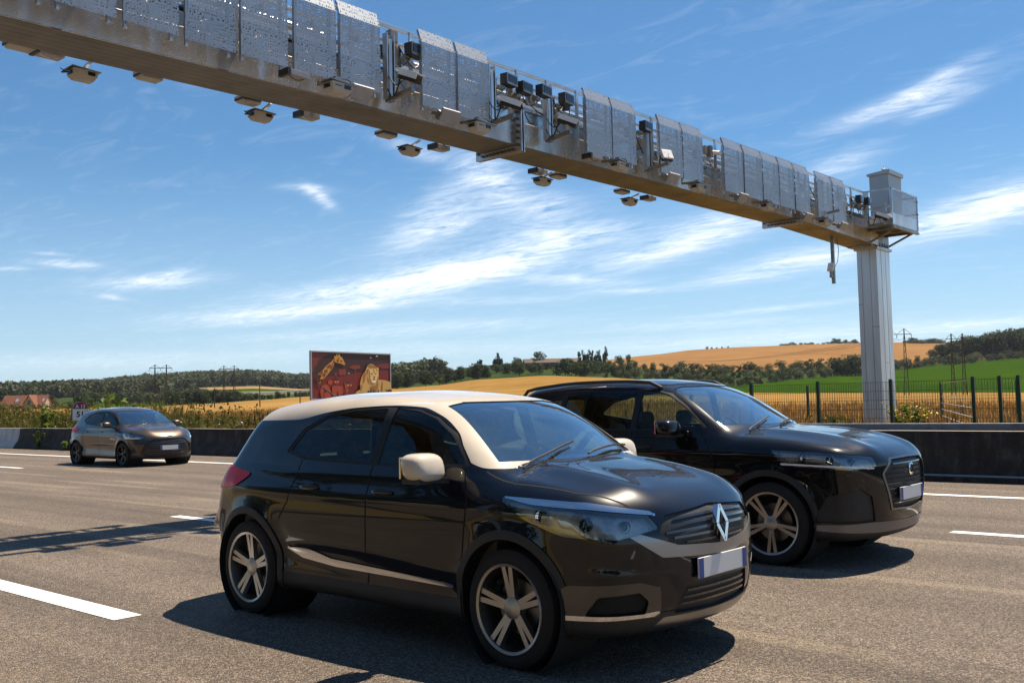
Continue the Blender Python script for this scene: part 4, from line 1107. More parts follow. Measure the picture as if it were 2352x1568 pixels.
def superbox(c, s, e=3.5, nu=20, nv=12, shear=(0, 0)):
    """rounded box as (verts, faces)"""
    mb = MB(); vs = []
    def sg(v, q): return math.copysign(abs(v) ** q, v)
    for i in range(nv + 1):
        ph = -math.pi / 2 + math.pi * i / nv
        for j in range(nu):
            t = 2 * math.pi * j / nu; q = 2 / e
            x = s[0] / 2 * sg(math.cos(ph), q) * sg(math.cos(t), q); y = s[1] / 2 * sg(math.cos(ph), q) * sg(math.sin(t), q); z = s[2] / 2 * sg(math.sin(ph), q)
            vs.append((c[0] + x + shear[0] * z, c[1] + y, c[2] + z))
    fs = [(i * nu + j, i * nu + (j + 1) % nu, (i + 1) * nu + (j + 1) % nu, (i + 1) * nu + j) for i in range(nv) for j in range(nu)]
    return vs, fs
def mirrors(root, x, y, z, s, capm):
    for sg in (-1, 1):
        mb = MB(); mb.add(*superbox((0, 0, 0), s, 3.2, shear=(-.25, 0))); m_ = mb.build('door_mirror', capm, root, smooth=True); m_.location = (x, sg * y, z)
        mb = MB(); mb.bar((-.02, -sg * .02, -s[2] * .42), (.05, -sg * (y - .72), -s[2] * .62), .08, .03); mb.box((0, 0, -s[2] * .47), (s[0] * .8, s[1] * .8, .03)); mb.build('mirror_base', TRIM, m_)
        mb = MB(); mb.box((-s[0] * .47, 0, 0), (.012, s[1] * .82, s[2] * .75)); mb.build('mirror_glass', CHROME, m_)
def interior(root, S, wheel_left=True):
    z0 = .42; zb = S['belt']; fx = S['cowl']; w_ = S['W'] - .13
    mb = MB(); mb.span((-1.45, -w_, z0 - .03), (fx, w_, z0)); mb.span((-1.45, -w_, z0), (fx - .2, -w_ + .03, zb - .08)); mb.span((-1.45, w_ - .03, z0), (fx - .2, w_, zb - .08)); mb.span((-1.5, -w_, z0), (-1.45, w_, zb - .05))
    mb.build('cabin_lining', INTER, root)
    mb = MB(); mb.prism([(fx - .62, z0 + .25), (fx - .55, zb - .13), (fx - .45, zb - .06), (fx - .02, zb - .03), (fx, z0)], (0, -w_, 0), (1, 0, 0), (0, 0, 1), (0, 2 * w_, 0)); mb.build('dashboard', INTER, root, bevel=.03, smooth=True)
    for (x, ys_) in ((.0, (-.36, .36)), (-.92, (-.42, 0.0, .42))):
        for y in ys_:
            mb = MB(); mb.add(*superbox((x + .1, y, z0 + .17), (.52, .46, .2), 4)); rear_ = x < -.5; mb.add(*superbox((x - .19, y, z0 + (.40 if rear_ else .45)), (.16, .42 if rear_ else .46, .48 if rear_ else .58), 4, shear=(-.25, 0)))
            s_ = mb.build('seat', SEATM, root, smooth=True)
            mb = MB(); mb.add(*superbox((x - .27, y, z0 + (.70 if rear_ else .83)), (.09, .24, .13 if rear_ else .16), 3.2)); mb.build('headrest', SEATM, s_, smooth=True)
    mb = MB(); c = Vector((fx - .62, .36, zb - .06)); pts = [c + Vector((-.06 * math.sin(t) * 1.0, .18 * math.cos(t), .17 * math.sin(t))) for t in np.linspace(0, 2 * math.pi, 25)]
    mb.tube(pts, .015, 8); mb.bar(c, c + Vector((.25, 0, -.08)), .05, .05); mb.bar(c + Vector((0, -.17, 0)), c + Vector((0, .17, 0)), .03, .05); mb.build('steering_wheel', INTER, root)
def liners(root, S, w_=.27):
    for cx in S['wheels']:
        for sg in (-1, 1):
            mb = MB(); r = S['wr'] + .055
            lathe(mb, [(r, S['W'] - .02), (r, S['W'] - .40), (0.05, S['W'] - .40)], (cx, 0, S['wr'] + .01), sg, 36); mb.build('wheel_arch_liner', UNDER, root)
def on_side(f, x, z, sg, W):
    """point of the flank at (x, z) and its outward normal"""
    a, b_ = .35, W + .15
    for _ in range(30):
        m_ = (a + b_) / 2
        if f(np.array([[x, sg * m_, z]]))[0] < 0: a = m_
        else: b_ = m_
    p_ = np.array([[x, sg * a, z]]); return p_[0], grad(f, p_)[0]
def on_top(f, x, y):
    a, b_ = .5, 1.9
    for _ in range(30):
        m_ = (a + b_) / 2
        if f(np.array([[x, y, m_]]))[0] < 0: a = m_
        else: b_ = m_
    p_ = np.array([[x, y, a]]); return p_[0], grad(f, p_)[0]
def groove(root, pts_n, wd=.010, name='panel_gap', mt=None, lift=.0012):
    """thin dark shut-line lying on the skin: a ribbon through surface points"""
    vs = []; fs = []; k = len(pts_n)
    for i, (p_, n_) in enumerate(pts_n):
        d = Vector(pts_n[min(i + 1, k - 1)][0]) - Vector(pts_n[max(i - 1, 0)][0]); t = d.cross(Vector(n_)).normalized() * (wd / 2); q = Vector(p_) + Vector(n_) * lift
        dn = Vector(n_) * .003
        vs += [q - t - dn, q - t, q + t, q + t - dn]
    for i in range(k - 1):
        for j in range(3): fs.append((i * 4 + j, i * 4 + j + 1, i * 4 + j + 5, i * 4 + j + 4))
    mb = MB(); mb.add(vs, fs); return mb.build(name, mt or SEAM, root)
def on_nose(f, ox, ph, z):
    a, b_ = .05, 2.2; dv = np.array([math.cos(ph), math.sin(ph), 0])
    for _ in range(30):
        m_ = (a + b_) / 2
        if f((np.array([ox, 0, z]) + dv * m_)[None])[0] < 0: a = m_
        else: b_ = m_
    p_ = np.array([ox, 0, z]) + dv * a; return p_, grad(f, p_[None])[0]
def slats(root, par, f, ox, rows, mt):
    vs = []; mb = MB()
    for (z, ph, wd, z2) in rows:                                       # height, half angle, width, droop at the ends
        pn = [on_nose(f, ox, t, z + (z2 - z) * (abs(t) / ph) ** 2) for t in np.linspace(-ph, ph, 25)]
        o_ = groove(None, pn, wd, 'tmp', mt, lift=-.004)
        mb.add([v.co[:] for v in o_.data.vertices], [tuple(q.vertices) for q in o_.data.polygons]); me = o_.data; bpy.data.objects.remove(o_); bpy.data.meshes.remove(me)
    return mb.build('grille_slats', mt, par)
def polyline(pts, step=.03):
    out_ = []
    for (a, b_) in zip(pts[:-1], pts[1:]):
        n = max(1, int(math.dist(a, b_) / step)); out_ += [(a[0] + (b_[0] - a[0]) * i / n, a[1] + (b_[1] - a[1]) * i / n) for i in range(n)]
    return out_ + [pts[-1]]
def door_gaps(root, f, S, lines, hood=None):
    for sg in (-1, 1):
        for ln in lines: groove(root, [on_side(f, x, z, sg, S['W']) for x, z in polyline(ln)])
        if hood: groove(root, [on_top(f, x, sg * y) for x, y in polyline(hood)])
def handles(root, f, S, xs_, z, m_):
    for x in xs_:
        for sg in (-1, 1):
            p_, n_ = on_side(f, x, z, sg, S['W']); mb = MB(); mb.add(*superbox((0, 0, 0), (.20, .034, .032), 3)); h_ = mb.build('door_handle', m_, root, smooth=True); h_.location = (p_[0], p_[1] + sg * .008, p_[2])
def add_wipers(root, f, x0, spans):
    for (y0, y1, dx) in spans:
        pts = []
        for i in range(9):
            t = i / 8; p_, n_ = on_top(f, x0 - dx * t, y0 + (y1 - y0) * t); pts.append(Vector(p_) + Vector(n_) * (.018 if i else .01))
        mb = MB(); mb.tube(pts, .008, 5); mb.build('wiper', TRIM, root)
def plate(root, x, z, tilt, y=0.0, rz=0.0):
    mb = MB(); mb.box((0, 0, 0), (.012, .52, .11)); p_ = mb.build('number_plate', PLATE, root, bevel=.003); p_.location = (x, y, z); p_.rotation_euler = (0, tilt, rz)
    for s_ in (-1, 1):
        mb = MB(); mb.box((.0, s_ * .237, 0), (.0145, .045, .108)); mb.build('blue_band', PLATEB, p_)

def XZ(fn, ylim=.45, xlo=-9, xhi=9):
    """wrap a side-view (x, z) distance so that it only acts on the flanks"""
    def sd(P):
        s = fn(P[:, 0], P[:, 2]); bad = (np.abs(P[:, 1]) < ylim) | (P[:, 0] < xlo) | (P[:, 0] > xhi)
        return np.where(bad, np.maximum(s, .2), s)
    return sd
def PZ(fn, ox, front=True):
    """wrap-round coordinate at the nose or tail: angle about (ox, 0) against height"""
    def sd(P):
        dx = (P[:, 0] - ox) if front else (ox - P[:, 0])
        ph = np.arctan2(np.abs(P[:, 1]), np.maximum(dx, 1e-3)); s = fn(ph, P[:, 2])
        return np.where(dx < .02, np.maximum(s, .2), s)
    return sd
def YZ(fn, xlo=-9, xhi=9):
    def sd(P):
        s = fn(np.abs(P[:, 1]), P[:, 2]); bad = (P[:, 0] < xlo) | (P[:, 0] > xhi)
        return np.where(bad, np.maximum(s, .2), s)
    return sd
LR = lambda c: bool(c[1] > 0)
LRF = lambda c: (bool(c[1] > 0), bool(c[0] > 0))
def arch_sd(S, r, stretch=1.0):
    def fn(x, z):
        d = np.minimum(*[np.hypot((x - c) * stretch, z - S['wr'] - .01) for c in S['wheels']]); return d - r
    return XZ(fn, .5)
flank = lambda N: np.abs(N[:, 1]) > .30
nosef = lambda N: N[:, 0] > -.15
tailf = lambda N: N[:, 0] < .3
def screen_fn(bot, top, hw0, slope):
    return lambda y, z: np.maximum(np.maximum(y - (hw0 - (z - bot) * slope), bot - z), z - top)
def rs(name, poly, m_, depth=0.0, r=.012, split='', ylim=.45, **k):                # region on the flank
    return dict(name=name, split=split, sd=XZ(lambda x, z: poly_sd(x, z, poly, r), ylim), nf=flank, mat=m_, depth=depth, sides=LR, **k)
def rn(name, poly, m_, depth=0.0, r=.010, ox=.9, two=True, **k):                   # region wrapped round the nose
    d = dict(name=name, ox=ox, sd=PZ(lambda a, z: poly_sd(a, z, poly, r), ox), nf=nosef, mat=m_, depth=depth, rim=k.pop('rim', .02), **k)
    if two: d['sides'] = LR
    return d
def rt(name, poly, m_, depth=0.0, r=.012, ox=-1.0, two=True):
    d = dict(name=name, sd=PZ(lambda a, z: poly_sd(a, z, poly, r), ox, False), nf=tailf, mat=m_, depth=depth, rim=.02)
    if two: d['sides'] = LR
    return d
def opening(S, r): return dict(name='wheel_opening', sd=arch_sd(S, r), nf=lambda N: (np.abs(N[:, 1]) > .2) | (N[:, 2] < -.3), drop=True)
def glass(S, bot, top, hw, sl, xlo, rbot, rtop, rhw, rsl, rx):
    return [dict(name='windscreen', sd=YZ(screen_fn(bot, top, hw, sl), xlo), nf=lambda N: (N[:, 0] > .25) & (N[:, 2] > .1), mat=G_SCREEN, depth=.006),
            dict(name='rear_window', sd=YZ(screen_fn(rbot, rtop, rhw, rsl), -9, rx), nf=lambda N: N[:, 0] < -.3, mat=G_DARK, depth=.006)]

CHROME_D = mat('dark_gloss_bar', (.045, .045, .048), .2, .6, coat=1.0)
# ================================================================== crossover with cream roof
S = dict(W=.885, wheels=(-1.295, 1.295), wr=.33, flare=.022, belt=1.06, tumble=.42, cowl=1.12, zb=.21,
    plan=[(-2.1, .82), (-1.9, .88), (-1.5, .96), (-1.0, .985), (0, .985), (1.0, .985), (1.5, .965), (1.9, .90), (2.2, .82)],
    sec=[(.15, .92), (.25, .955), (.40, .975), (.58, .985), (.75, 1.0), (.88, .99), (1.0, .96), (1.1, .91), (1.3, .80)],
    hood=[(-2.2, .98), (-1.9, 1.06), (-1.5, 1.11), (-1, 1.10), (0, 1.09), (.9, 1.11), (1.2, 1.105), (1.5, 1.07), (1.8, 1.01), (2.0, .945), (2.12, .88), (2.3, .78)],
    crown=.11, hoodrib=.018, front=[(.15, 2.00), (.25, 2.09), (.40, 2.15), (.55, 2.165), (.70, 2.16), (.85, 2.12), (1.0, 2.0)], sweep=.36, sweepp=2.4, kst=.12, kf=.10,
    rear=[(.15, -1.86), (.3, -1.94), (.5, -1.98), (.7, -1.97), (.85, -1.93), (1.0, -1.88), (1.15, -1.82)], rsweep=.13,
    gw=[(-2.0, .70), (-1.6, .76), (-1.0, .80), (-.3, .815), (.4, .815), (.9, .80), (1.3, .77)],
    roof=[(-2, 1.44), (-1.6, 1.475), (-1.2, 1.525), (-.7, 1.562), (-.2, 1.562), (.2, 1.54), (.6, 1.49), (1.2, 1.36)],
    screen=(1.24, 1.09, 1.55), rglass=(-1.86, 1.05, -.72),
    creases=[(-1.0, .47, 1.0, .36, .10, .022), (-1.5, .90, 1.6, .86, .045, -.006), (-.8, .62, .9, .50, .05, -.006)],
    in0=(-1.5, -.32, .45), in1=(1.62, .32, .80), out0=(-2.5, -1.25, 0.0), out1=(2.7, 1.25, 1.85), body_name='body', body_mat=P_NAVY, rim_mat=RIMM)
ROOFL = spl([(-2.2, 1.36), (-1.8, 1.36), (-1.4, 1.37), (-.95, 1.375), (-.6, 1.425), (-.31, 1.452), (.04, 1.462), (.33, 1.448), (.54, 1.395), (.74, 1.29), (.93, 1.115), (1.05, 1.085), (1.2, 1.08)])
S['regions'] = [opening(S, .372)] + glass(S, 1.118, 1.475, .665, .37, .25, 1.07, 1.37, .66, .42, -1.35) + [
    rs('side_window', [(.86, 1.125), (.70, 1.265), (.52, 1.36), (.33, 1.41), (.13, 1.43), (.12, 1.115)], G_SIDE, .007, .015, 'front'),
    rs('side_window', [(.01, 1.115), (.02, 1.43), (-.30, 1.42), (-.58, 1.375), (-.78, 1.29), (-.88, 1.17), (-.70, 1.14)], G_DARK, .007, .015, 'rear'),
    rs('window_surround', [(.92, 1.105), (.73, 1.28), (.53, 1.378), (.33, 1.428), (.02, 1.446), (-.32, 1.436), (-.6, 1.39), (-.82, 1.30), (-.93, 1.16), (-.7, 1.115), (.1, 1.095)], RIMM, .003, .012, rim=.02),
    dict(name='roof', sd=lambda P: np.where(P[:, 2] > 1.03, ROOFL(P[:, 0]) - P[:, 2] + (P[:, 0] > 1.15) * .3, .3), mat=P_CREAM, depth=0, rim=.025),
    rn('headlight_chrome', [(1.16, .94), (.98, .935), (.70, .92), (.42, .865), (.40, .85), (.70, .893), (.98, .910)], CHROME, -.002, .004, rim=.01),
    rn('headlight', [(1.17, .925), (1.0, .905), (.72, .888), (.44, .845), (.40, .785), (.58, .742), (.82, .757), (1.02, .83)], G_LENS, .003, rim=.03, bowl=.05, lamps=((.92, .845, .045), (.70, .815, .042), (.53, .80, .03))),
    rn('grille', [(-.3, .865), (.0, .865), (.34, .835), (.38, .76), (.30, .69), (0, .665), (-.3, .665)], TRIM, .012, .008, two=False),
    rn('grille_blade', [(-.3, .655), (0, .655), (.30, .68), (.50, .755), (.53, .745), (.38, .63), (0, .605), (-.3, .605)], SATIN, -.004, .005, two=False),
    rn('air_intake', [(-.3, .46), (0, .46), (.26, .455), (.30, .33), (0, .315), (-.3, .315)], TRIM, .02, .012, two=False),
    rn('fog_opening', [(.72, .345), (.67, .43), (.50, .445), (.46, .40), (.47, .345)], UNDER, .022, .008),
    rn('fog_chrome', [(.98, .315), (.42, .325), (.40, .34), (.45, .335), (.98, .328)], CHROME, -.006, .007),
    rn('fog_surround', [(.99, .325), (.90, .41), (.80, .478), (.50, .492), (.41, .46), (.40, .325)], mat('fog_surround_grey', (.055, .05, .045), .3, .5, coat=1.0), -.003, .015),
    rn('skid_plate', [(-.3, .29), (0, .29), (.36, .295), (.42, .235), (.3, .22), (-.3, .22)], SATIN, -.004, two=False),
    rt('tail_light', [(1.18, .985), (.85, 1.03), (.55, 1.01), (.52, .90), (.80, .88), (1.05, .91)], REDLENS, -.008),
    rs('side_strip', [(-.83, .505), (-.60, .515), (-.34, .462), (.84, .415), (.84, .400), (-.3, .420), (-.66, .450)], CHROME, -.010, .004, ylim=.6, rim=.02),
    dict(name='arch_trim', sd=arch_sd(S, .422), nf=lambda N: np.abs(N[:, 1]) > .2, mat=TRIM, depth=-.010, rim=.05, sides=LRF),
    dict(name='sill_cladding', sd=lambda P: np.where(np.abs(P[:, 0]) < 2.4, P[:, 2] - .335, .2), mat=TRIM, depth=-.004, rim=.03),
]
ROOT = empty('crossover_car', (-4.985, 5.0, 0.0)); ROOT.scale = (.968, 1, 1)
tag(ROOT, 'dark navy crossover car with a cream roof and cream door mirrors, nearest in the road', 'car')
f_, made = build_car(S, ROOT, 170, 72, 64)
liners(ROOT, S); interior(ROOT, S)
door_gaps(ROOT, f_, S, [[(.90, 1.08), (.98, .9), (.93, .55), (.86, .34)], [(.065, 1.08), (.06, .8), (.03, .34)], [(-.72, 1.10), (-.74, .98), (-.80, .82), (-.90, .70)]], [(1.05, .76), (1.3, .775), (1.7, .72), (1.95, .58)])
STY = dict(n=5, double=True, gap=.055, gap2=.03, w0=.045, w1=.04, dish=.035)
for cx in S['wheels']:
    for sg in (-1, 1): wheel(ROOT, cx, sg * .868, .33, .215, STY, ALLOY, rot=.35 + cx)
mirrors(ROOT, .74, .985, 1.10, (.19, .25, .165), P_CREAM)
handles(ROOT, f_, S, (-.55, .22), .925, P_NAVY)
plate(ROOT, 2.172, .545, 0)
slats(ROOT, made['grille'], f_, .9, [(.83, .30, .014, .82), (.795, .34, .014, .785), (.76, .35, .014, .75), (.725, .31, .014, .72), (.69, .24, .012, .69)], CHROME_D)
slats(ROOT, made['air_intake'], f_, .9, [(.43, .24, .012, .43), (.395, .26, .012, .395), (.36, .27, .012, .36)], CHROME_D)
mb = MB()   # big diamond badge on the grille
for a, b_ in (((0, .098), (.054, 0)), ((.054, 0), (0, -.098)), ((0, -.098), (-.054, 0)), ((-.054, 0), (0, .098))): mb.bar((0, a[0] * 1.0, a[1]), (0, b_[0], b_[1]), .03, .026)
bd = mb.build('diamond_badge', CHROME, ROOT); bd.location = (2.165, 0, .765); bd.rotation_euler = (0, R(-10), 0)
add_wipers(ROOT, f_, 1.20, [(-.60, .0, .12), (.02, .62, .16)])
mb = MB(); mb.tube([(-1.35, 0, 1.53), (-1.55, 0, 1.62)], .006); mb.build('roof_aerial', TRIM, ROOT)

# ================================================================== black sports utility car
S = dict(W=.92, wheels=(-1.34, 1.34), wr=.36, flare=.026, belt=1.14, tumble=.40, cowl=.92, zb=.23,
    plan=[(-2.3, .84), (-2.0, .90), (-1.5, .965), (-1.0, .985), (0, .985), (1.0, .985), (1.5, .97), (1.9, .93), (2.25, .85)],
    sec=[(.15, .93), (.28, .955), (.45, .975), (.65, .985), (.85, 1.0), (.97, .995), (1.07, .965), (1.16, .91), (1.4, .8)],
    hood=[(-2.3, 1.04), (-2.0, 1.12), (-1.5, 1.17), (-1, 1.165), (0, 1.15), (.8, 1.17), (1.1, 1.165), (1.5, 1.135), (1.85, 1.08), (2.05, 1.015), (2.18, .95), (2.4, .86)],
    crown=.09, hoodrib=.02, front=[(.15, 2.08), (.28, 2.17), (.45, 2.22), (.65, 2.24), (.85, 2.235), (1.0, 2.18), (1.1, 2.05)], sweep=.30, sweepp=2.6, kst=.10, kf=.09,
    rear=[(.15, -2.05), (.3, -2.14), (.5, -2.19), (.75, -2.18), (.95, -2.14), (1.1, -2.08), (1.25, -2.02)], rsweep=.14,
    gw=[(-2.2, .74), (-1.7, .79), (-1.0, .83), (-.3, .845), (.4, .845), (.9, .82), (1.3, .79)],
    roof=[(-2.2, 1.55), (-1.8, 1.60), (-1.4, 1.64), (-.9, 1.668), (-.3, 1.66), (.1, 1.625), (.5, 1.56), (1.2, 1.4)],
    screen=(1.03, 1.17, 1.62), rglass=(-2.10, 1.12, -.80),
    creases=[(-1.7, .97, 1.8, .93, .05, -.010), (-1.0, .50, 1.0, .44, .10, .020), (-1.6, .78, 1.6, .74, .06, .010)],
    in0=(-1.7, -.33, .5), in1=(1.68, .33, .86), out0=(-2.7, -1.3, 0.0), out1=(2.8, 1.3, 1.95), body_name='body', body_mat=P_BLACK, rim_mat=RIMM)
S['regions'] = [opening(S, .40)] + glass(S, 1.20, 1.575, .74, .38, .0, 1.17, 1.48, .70, .42, -1.6) + [
    rs('side_window', [(.62, 1.215), (.42, 1.37), (.22, 1.48), (.05, 1.525), (-.06, 1.535), (-.06, 1.185)], G_SIDE, .007, .015, 'front'),
    rs('side_window', [(-.16, 1.185), (-.16, 1.54), (-.6, 1.53), (-1.0, 1.49), (-1.06, 1.21)], G_DARK, .007, .015, 'rear'),
    rs('quarter_window', [(-1.14, 1.23), (-1.09, 1.475), (-1.4, 1.41), (-1.58, 1.30)], G_DARK, .007, .015),
    rs('window_surround', [(.69, 1.195), (.44, 1.385), (.24, 1.50), (.05, 1.545), (-.3, 1.558), (-.7, 1.546), (-1.05, 1.51), (-1.42, 1.43), (-1.68, 1.28), (-1.1, 1.19), (-.1, 1.165)], RIMM, .003, .012, rim=.02),
    rn('headlight_strip', [(1.10, .882), (.66, .862), (.46, .842), (.46, .83), (.66, .848), (1.10, .868)], DRL, -.003, .002, ox=1.0, rim=.01),
    rn('headlight', [(1.16, .985), (.80, .968), (.46, .925), (.44, .855), (.66, .838), (1.0, .858), (1.12, .92)], G_LENS, .003, ox=1.0, rim=.03, bowl=.05, lamps=((.92, .925, .035), (.75, .915, .035), (.60, .90, .032))),
    rn('grille', [(-.3, .89), (0, .89), (.26, .885), (.36, .78), (.27, .50), (0, .485), (-.3, .485)], TRIM, .02, .012, ox=1.0, two=False, rim=.03),
    rn('grille_frame', [(-.3, .905), (0, .905), (.27, .90), (.38, .78), (.285, .485), (0, .47), (-.3, .47)], mat('dark_satin', (.22, .22, .23), .3, 1.0), -.006, .012, ox=1.0, two=False),
    rn('side_intake', [(.86, .40), (.78, .60), (.58, .66), (.50, .60), (.46, .40)], TRIM, .015, ox=1.0),
    rn('bumper_blade', [(-.3, .36), (0, .36), (.48, .375), (.86, .36), (.86, .33), (.40, .30), (-.3, .29)], mat('grey_bumper_trim', (.20, .20, .21), .35, .5), -.004, ox=1.0, two=False),
    rt('tail_light', [(1.20, 1.02), (.85, 1.06), (.45, 1.03), (.42, .92), (.80, .91), (1.1, .94)], REDLENS, -.008, ox=-1.2),
    dict(name='arch_trim', sd=arch_sd(S, .452), nf=lambda N: np.abs(N[:, 1]) > .2, mat=TRIM, depth=-.010, rim=.05, sides=LRF),
    dict(name='sill_cladding', sd=lambda P: np.where(np.abs(P[:, 0]) < 2.4, P[:, 2] - .35, .2), mat=TRIM, depth=-.004, rim=.03),
]
ROOT = empty('sports_utility_car', (-5.47, 8.88, 0.0)); tag(ROOT, 'glossy black sports utility car in the middle lane, half hidden by the cream-roofed car', 'car')
f_, made = build_car(S, ROOT, 150, 64, 60)
liners(ROOT, S); interior(ROOT, S)
door_gaps(ROOT, f_, S, [[(.66, 1.14), (.80, .95), (.82, .6), (.76, .36)], [(-.11, 1.14), (-.13, .8), (-.16, .36)], [(-1.02, 1.14), (-1.04, .98), (-.98, .82), (-.92, .70)]], [(.98, .78), (1.3, .80), (1.75, .77), (2.0, .66)])
STY = dict(n=5, double=True, gap=.07, gap2=.02, w0=.035, w1=.045, dish=.03)
for cx in S['wheels']:
    for sg in (-1, 1): wheel(ROOT, cx, sg * .905, .36, .235, STY, ALLOY, rot=.9 + cx)
mirrors(ROOT, .42, 1.02, 1.19, (.18, .24, .15), P_BLACK)
handles(ROOT, f_, S, (-.78, .05), 1.0, P_BLACK)
plate(ROOT, 2.245, .60, 0)
add_wipers(ROOT, f_, 1.02, [(-.60, .0, .12), (.02, .62, .16)])
slats(ROOT, made['grille'], f_, 1.0, [(.86 - .042 * i, .25 + (.08 if 1 < i < 6 else 0), .012, .86 - .042 * i) for i in range(9)], CHROME_D)
for sg in (-1, 1):
    pts = []
    for i in range(15):
        x = .1 - 1.85 * i / 14; p_, n_ = on_top(f_, x, sg * .60); pts.append(Vector(p_) + Vector((0, sg * .02, .045 if 0 < i < 14 else .0)))
    mb = MB(); mb.tube(pts, .018, 7); mb.build('roof_rail', TRIM, ROOT, smooth=True)
mb = MB(); lathe(mb, [(.055, 0), (.055, .012), (.042, .016), (.042, .0)], (0, 0, 0), 1, 28); bd = mb.build('round_badge', CHROME, ROOT); bd.location = (2.24, 0, .80); bd.rotation_euler = (0, 0, R(-90))

# ================================================================== bronze hatchback
S = dict(W=.865, wheels=(-1.24, 1.24), wr=.31, flare=.030, belt=1.0, tumble=.42, cowl=1.0, zb=.18,
    plan=[(-2.0, .84), (-1.8, .90), (-1.4, .97), (-1.0, .985), (0, .97), (1.0, .985), (1.4, .975), (1.8, .92), (2.1, .83)],
    sec=[(.12, .92), (.25, .955), (.40, .965), (.58, .98), (.74, 1.0), (.86, .985), (.96, .95), (1.05, .90), (1.3, .80)],
    hood=[(-2, .96), (-1.8, 1.02), (-1.4, 1.06), (-1, 1.04), (0, 1.01), (.9, 1.03), (1.15, 1.02), (1.5, .975), (1.8, .90), (1.95, .83), (2.2, .70)],
    crown=.10, hoodrib=.02, front=[(.12, 1.93), (.25, 2.02), (.4, 2.06), (.55, 2.06), (.7, 2.03), (.82, 1.95), (.95, 1.80)], sweep=.38, sweepp=2.3, kst=.11, kf=.10,
    rear=[(.12, -1.72), (.3, -1.81), (.5, -1.85), (.7, -1.84), (.9, -1.80), (1.05, -1.76), (1.2, -1.7)], rsweep=.16,
    gw=[(-1.9, .66), (-1.5, .73), (-1.0, .775), (-.3, .80), (.4, .80), (.9, .785), (1.3, .75)],
    roof=[(-1.9, 1.40), (-1.5, 1.43), (-1.1, 1.47), (-.6, 1.503), (-.1, 1.50), (.25, 1.465), (.6, 1.40), (1.2, 1.25)],
    screen=(1.18, 1.02, 1.65), rglass=(-1.80, 1.02, -.85),
    creases=[(-1.0, .45, .9, .40, .10, .022), (-1.4, .82, 1.5, .72, .05, -.008)],
    in0=(-1.4, -.32, .42), in1=(1.52, .32, .76), out0=(-2.4, -1.25, 0.0), out1=(2.6, 1.25, 1.8), body_name='body', body_mat=P_BRONZE, rim_mat=RIMM)
S['regions'] = [opening(S, .345)] + glass(S, 1.05, 1.40, .70, .40, .2, 1.05, 1.35, .62, .42, -1.25) + [
    rs('side_window', [(.86, 1.065), (.66, 1.21), (.45, 1.305), (.22, 1.36), (.02, 1.375), (.01, 1.045)], G_SIDE, .007, .015, 'front'),
    rs('side_window', [(-.08, 1.045), (-.08, 1.38), (-.45, 1.365), (-.80, 1.29), (-1.0, 1.18), (-.85, 1.11)], G_DARK, .007, .015, 'rear'),
    rs('window_surround', [(.93, 1.045), (.69, 1.22), (.47, 1.325), (.22, 1.378), (-.1, 1.398), (-.46, 1.384), (-.82, 1.31), (-1.06, 1.18), (-.85, 1.085), (0, 1.028)], RIMM, .003, .012, rim=.02),
    rn('daylight_strip', [(1.10, .815), (1.02, .81), (.93, .735), (.66, .715), (.62, .70), (.97, .705), (1.06, .76)], DRL, -.003, .005, ox=.85, rim=.01),
    rn('headlight', [(1.14, .845), (.92, .835), (.60, .785), (.50, .745), (.62, .695), (1.0, .70), (1.1, .77)], G_LENS, .003, ox=.85, rim=.03, bowl=.05, lamps=((.95, .775, .04), (.75, .755, .035))),
    rn('grille', [(-.3, .665), (0, .665), (.36, .66), (.50, .56), (.58, .33), (.48, .27), (0, .26), (-.3, .26)], TRIM, .014, .02, ox=.85, two=False),
    rn('lower_lip', [(-.3, .245), (0, .245), (.62, .255), (.98, .33), (1.0, .24), (.8, .205), (-.3, .195)], TRIM, -.004, ox=.85, two=False),
    rn('side_intake', [(.92, .38), (.74, .46), (.70, .36), (.9, .31)], TRIM, .012, ox=.85),
    rt('tail_light', [(1.25, .93), (.95, 1.0), (.5, .98), (.48, .90), (.9, .88), (1.15, .88)], REDLENS, -.006, ox=-.9),
    dict(name='sill_cladding', sd=lambda P: np.where(np.abs(P[:, 0]) < 2.4, P[:, 2] - .235, .2), mat=TRIM, depth=-.004, rim=.03),
]
ROOT = empty('hatchback_car', (-25.9, 13.45, 0.0)); ROOT.scale = (1.04, 1.03, 1.02)
tag(ROOT, 'bronze grey hatchback car in the far lane beside the dark barrier', 'car')
f_, made = build_car(S, ROOT, 120, 56, 50)
liners(ROOT, S); interior(ROOT, S)
door_gaps(ROOT, f_, S, [[(.84, 1.0), (.92, .85), (.88, .5), (.80, .26)], [(-.035, 1.0), (-.04, .7), (-.07, .26)], [(-.80, 1.06), (-.82, .9), (-.86, .75), (-.9, .66)]], [(1.05, .74), (1.3, .75), (1.6, .70), (1.82, .56)])
STY = dict(n=5, double=True, gap=.08, gap2=.015, w0=.03, w1=.035, dish=.025)
for cx in S['wheels']:
    for sg in (-1, 1): wheel(ROOT, cx, sg * .85, .31, .2, STY, ALLOY_D, rot=.6 + cx)
mirrors(ROOT, .66, .97, 1.06, (.17, .22, .14), P_BRONZE)
handles(ROOT, f_, S, (-.68, .12), .87, P_BRONZE)
plate(ROOT, 2.05, .46, 0); slats(ROOT, made['grille'], f_, .85, [(.63 - .05 * i, .38 + .03 * i, .014, .63 - .05 * i) for i in range(7)], CHROME_D)
add_wipers(ROOT, f_, 1.14, [(-.60, .0, .12), (.02, .6, .15)])
mb = MB(); mb.add(*superbox((0, 0, 0), (.02, .14, .07), 2.2)); bd = mb.build('oval_badge', CHROME, ROOT, smooth=True); bd.location = (2.03, 0, .735)
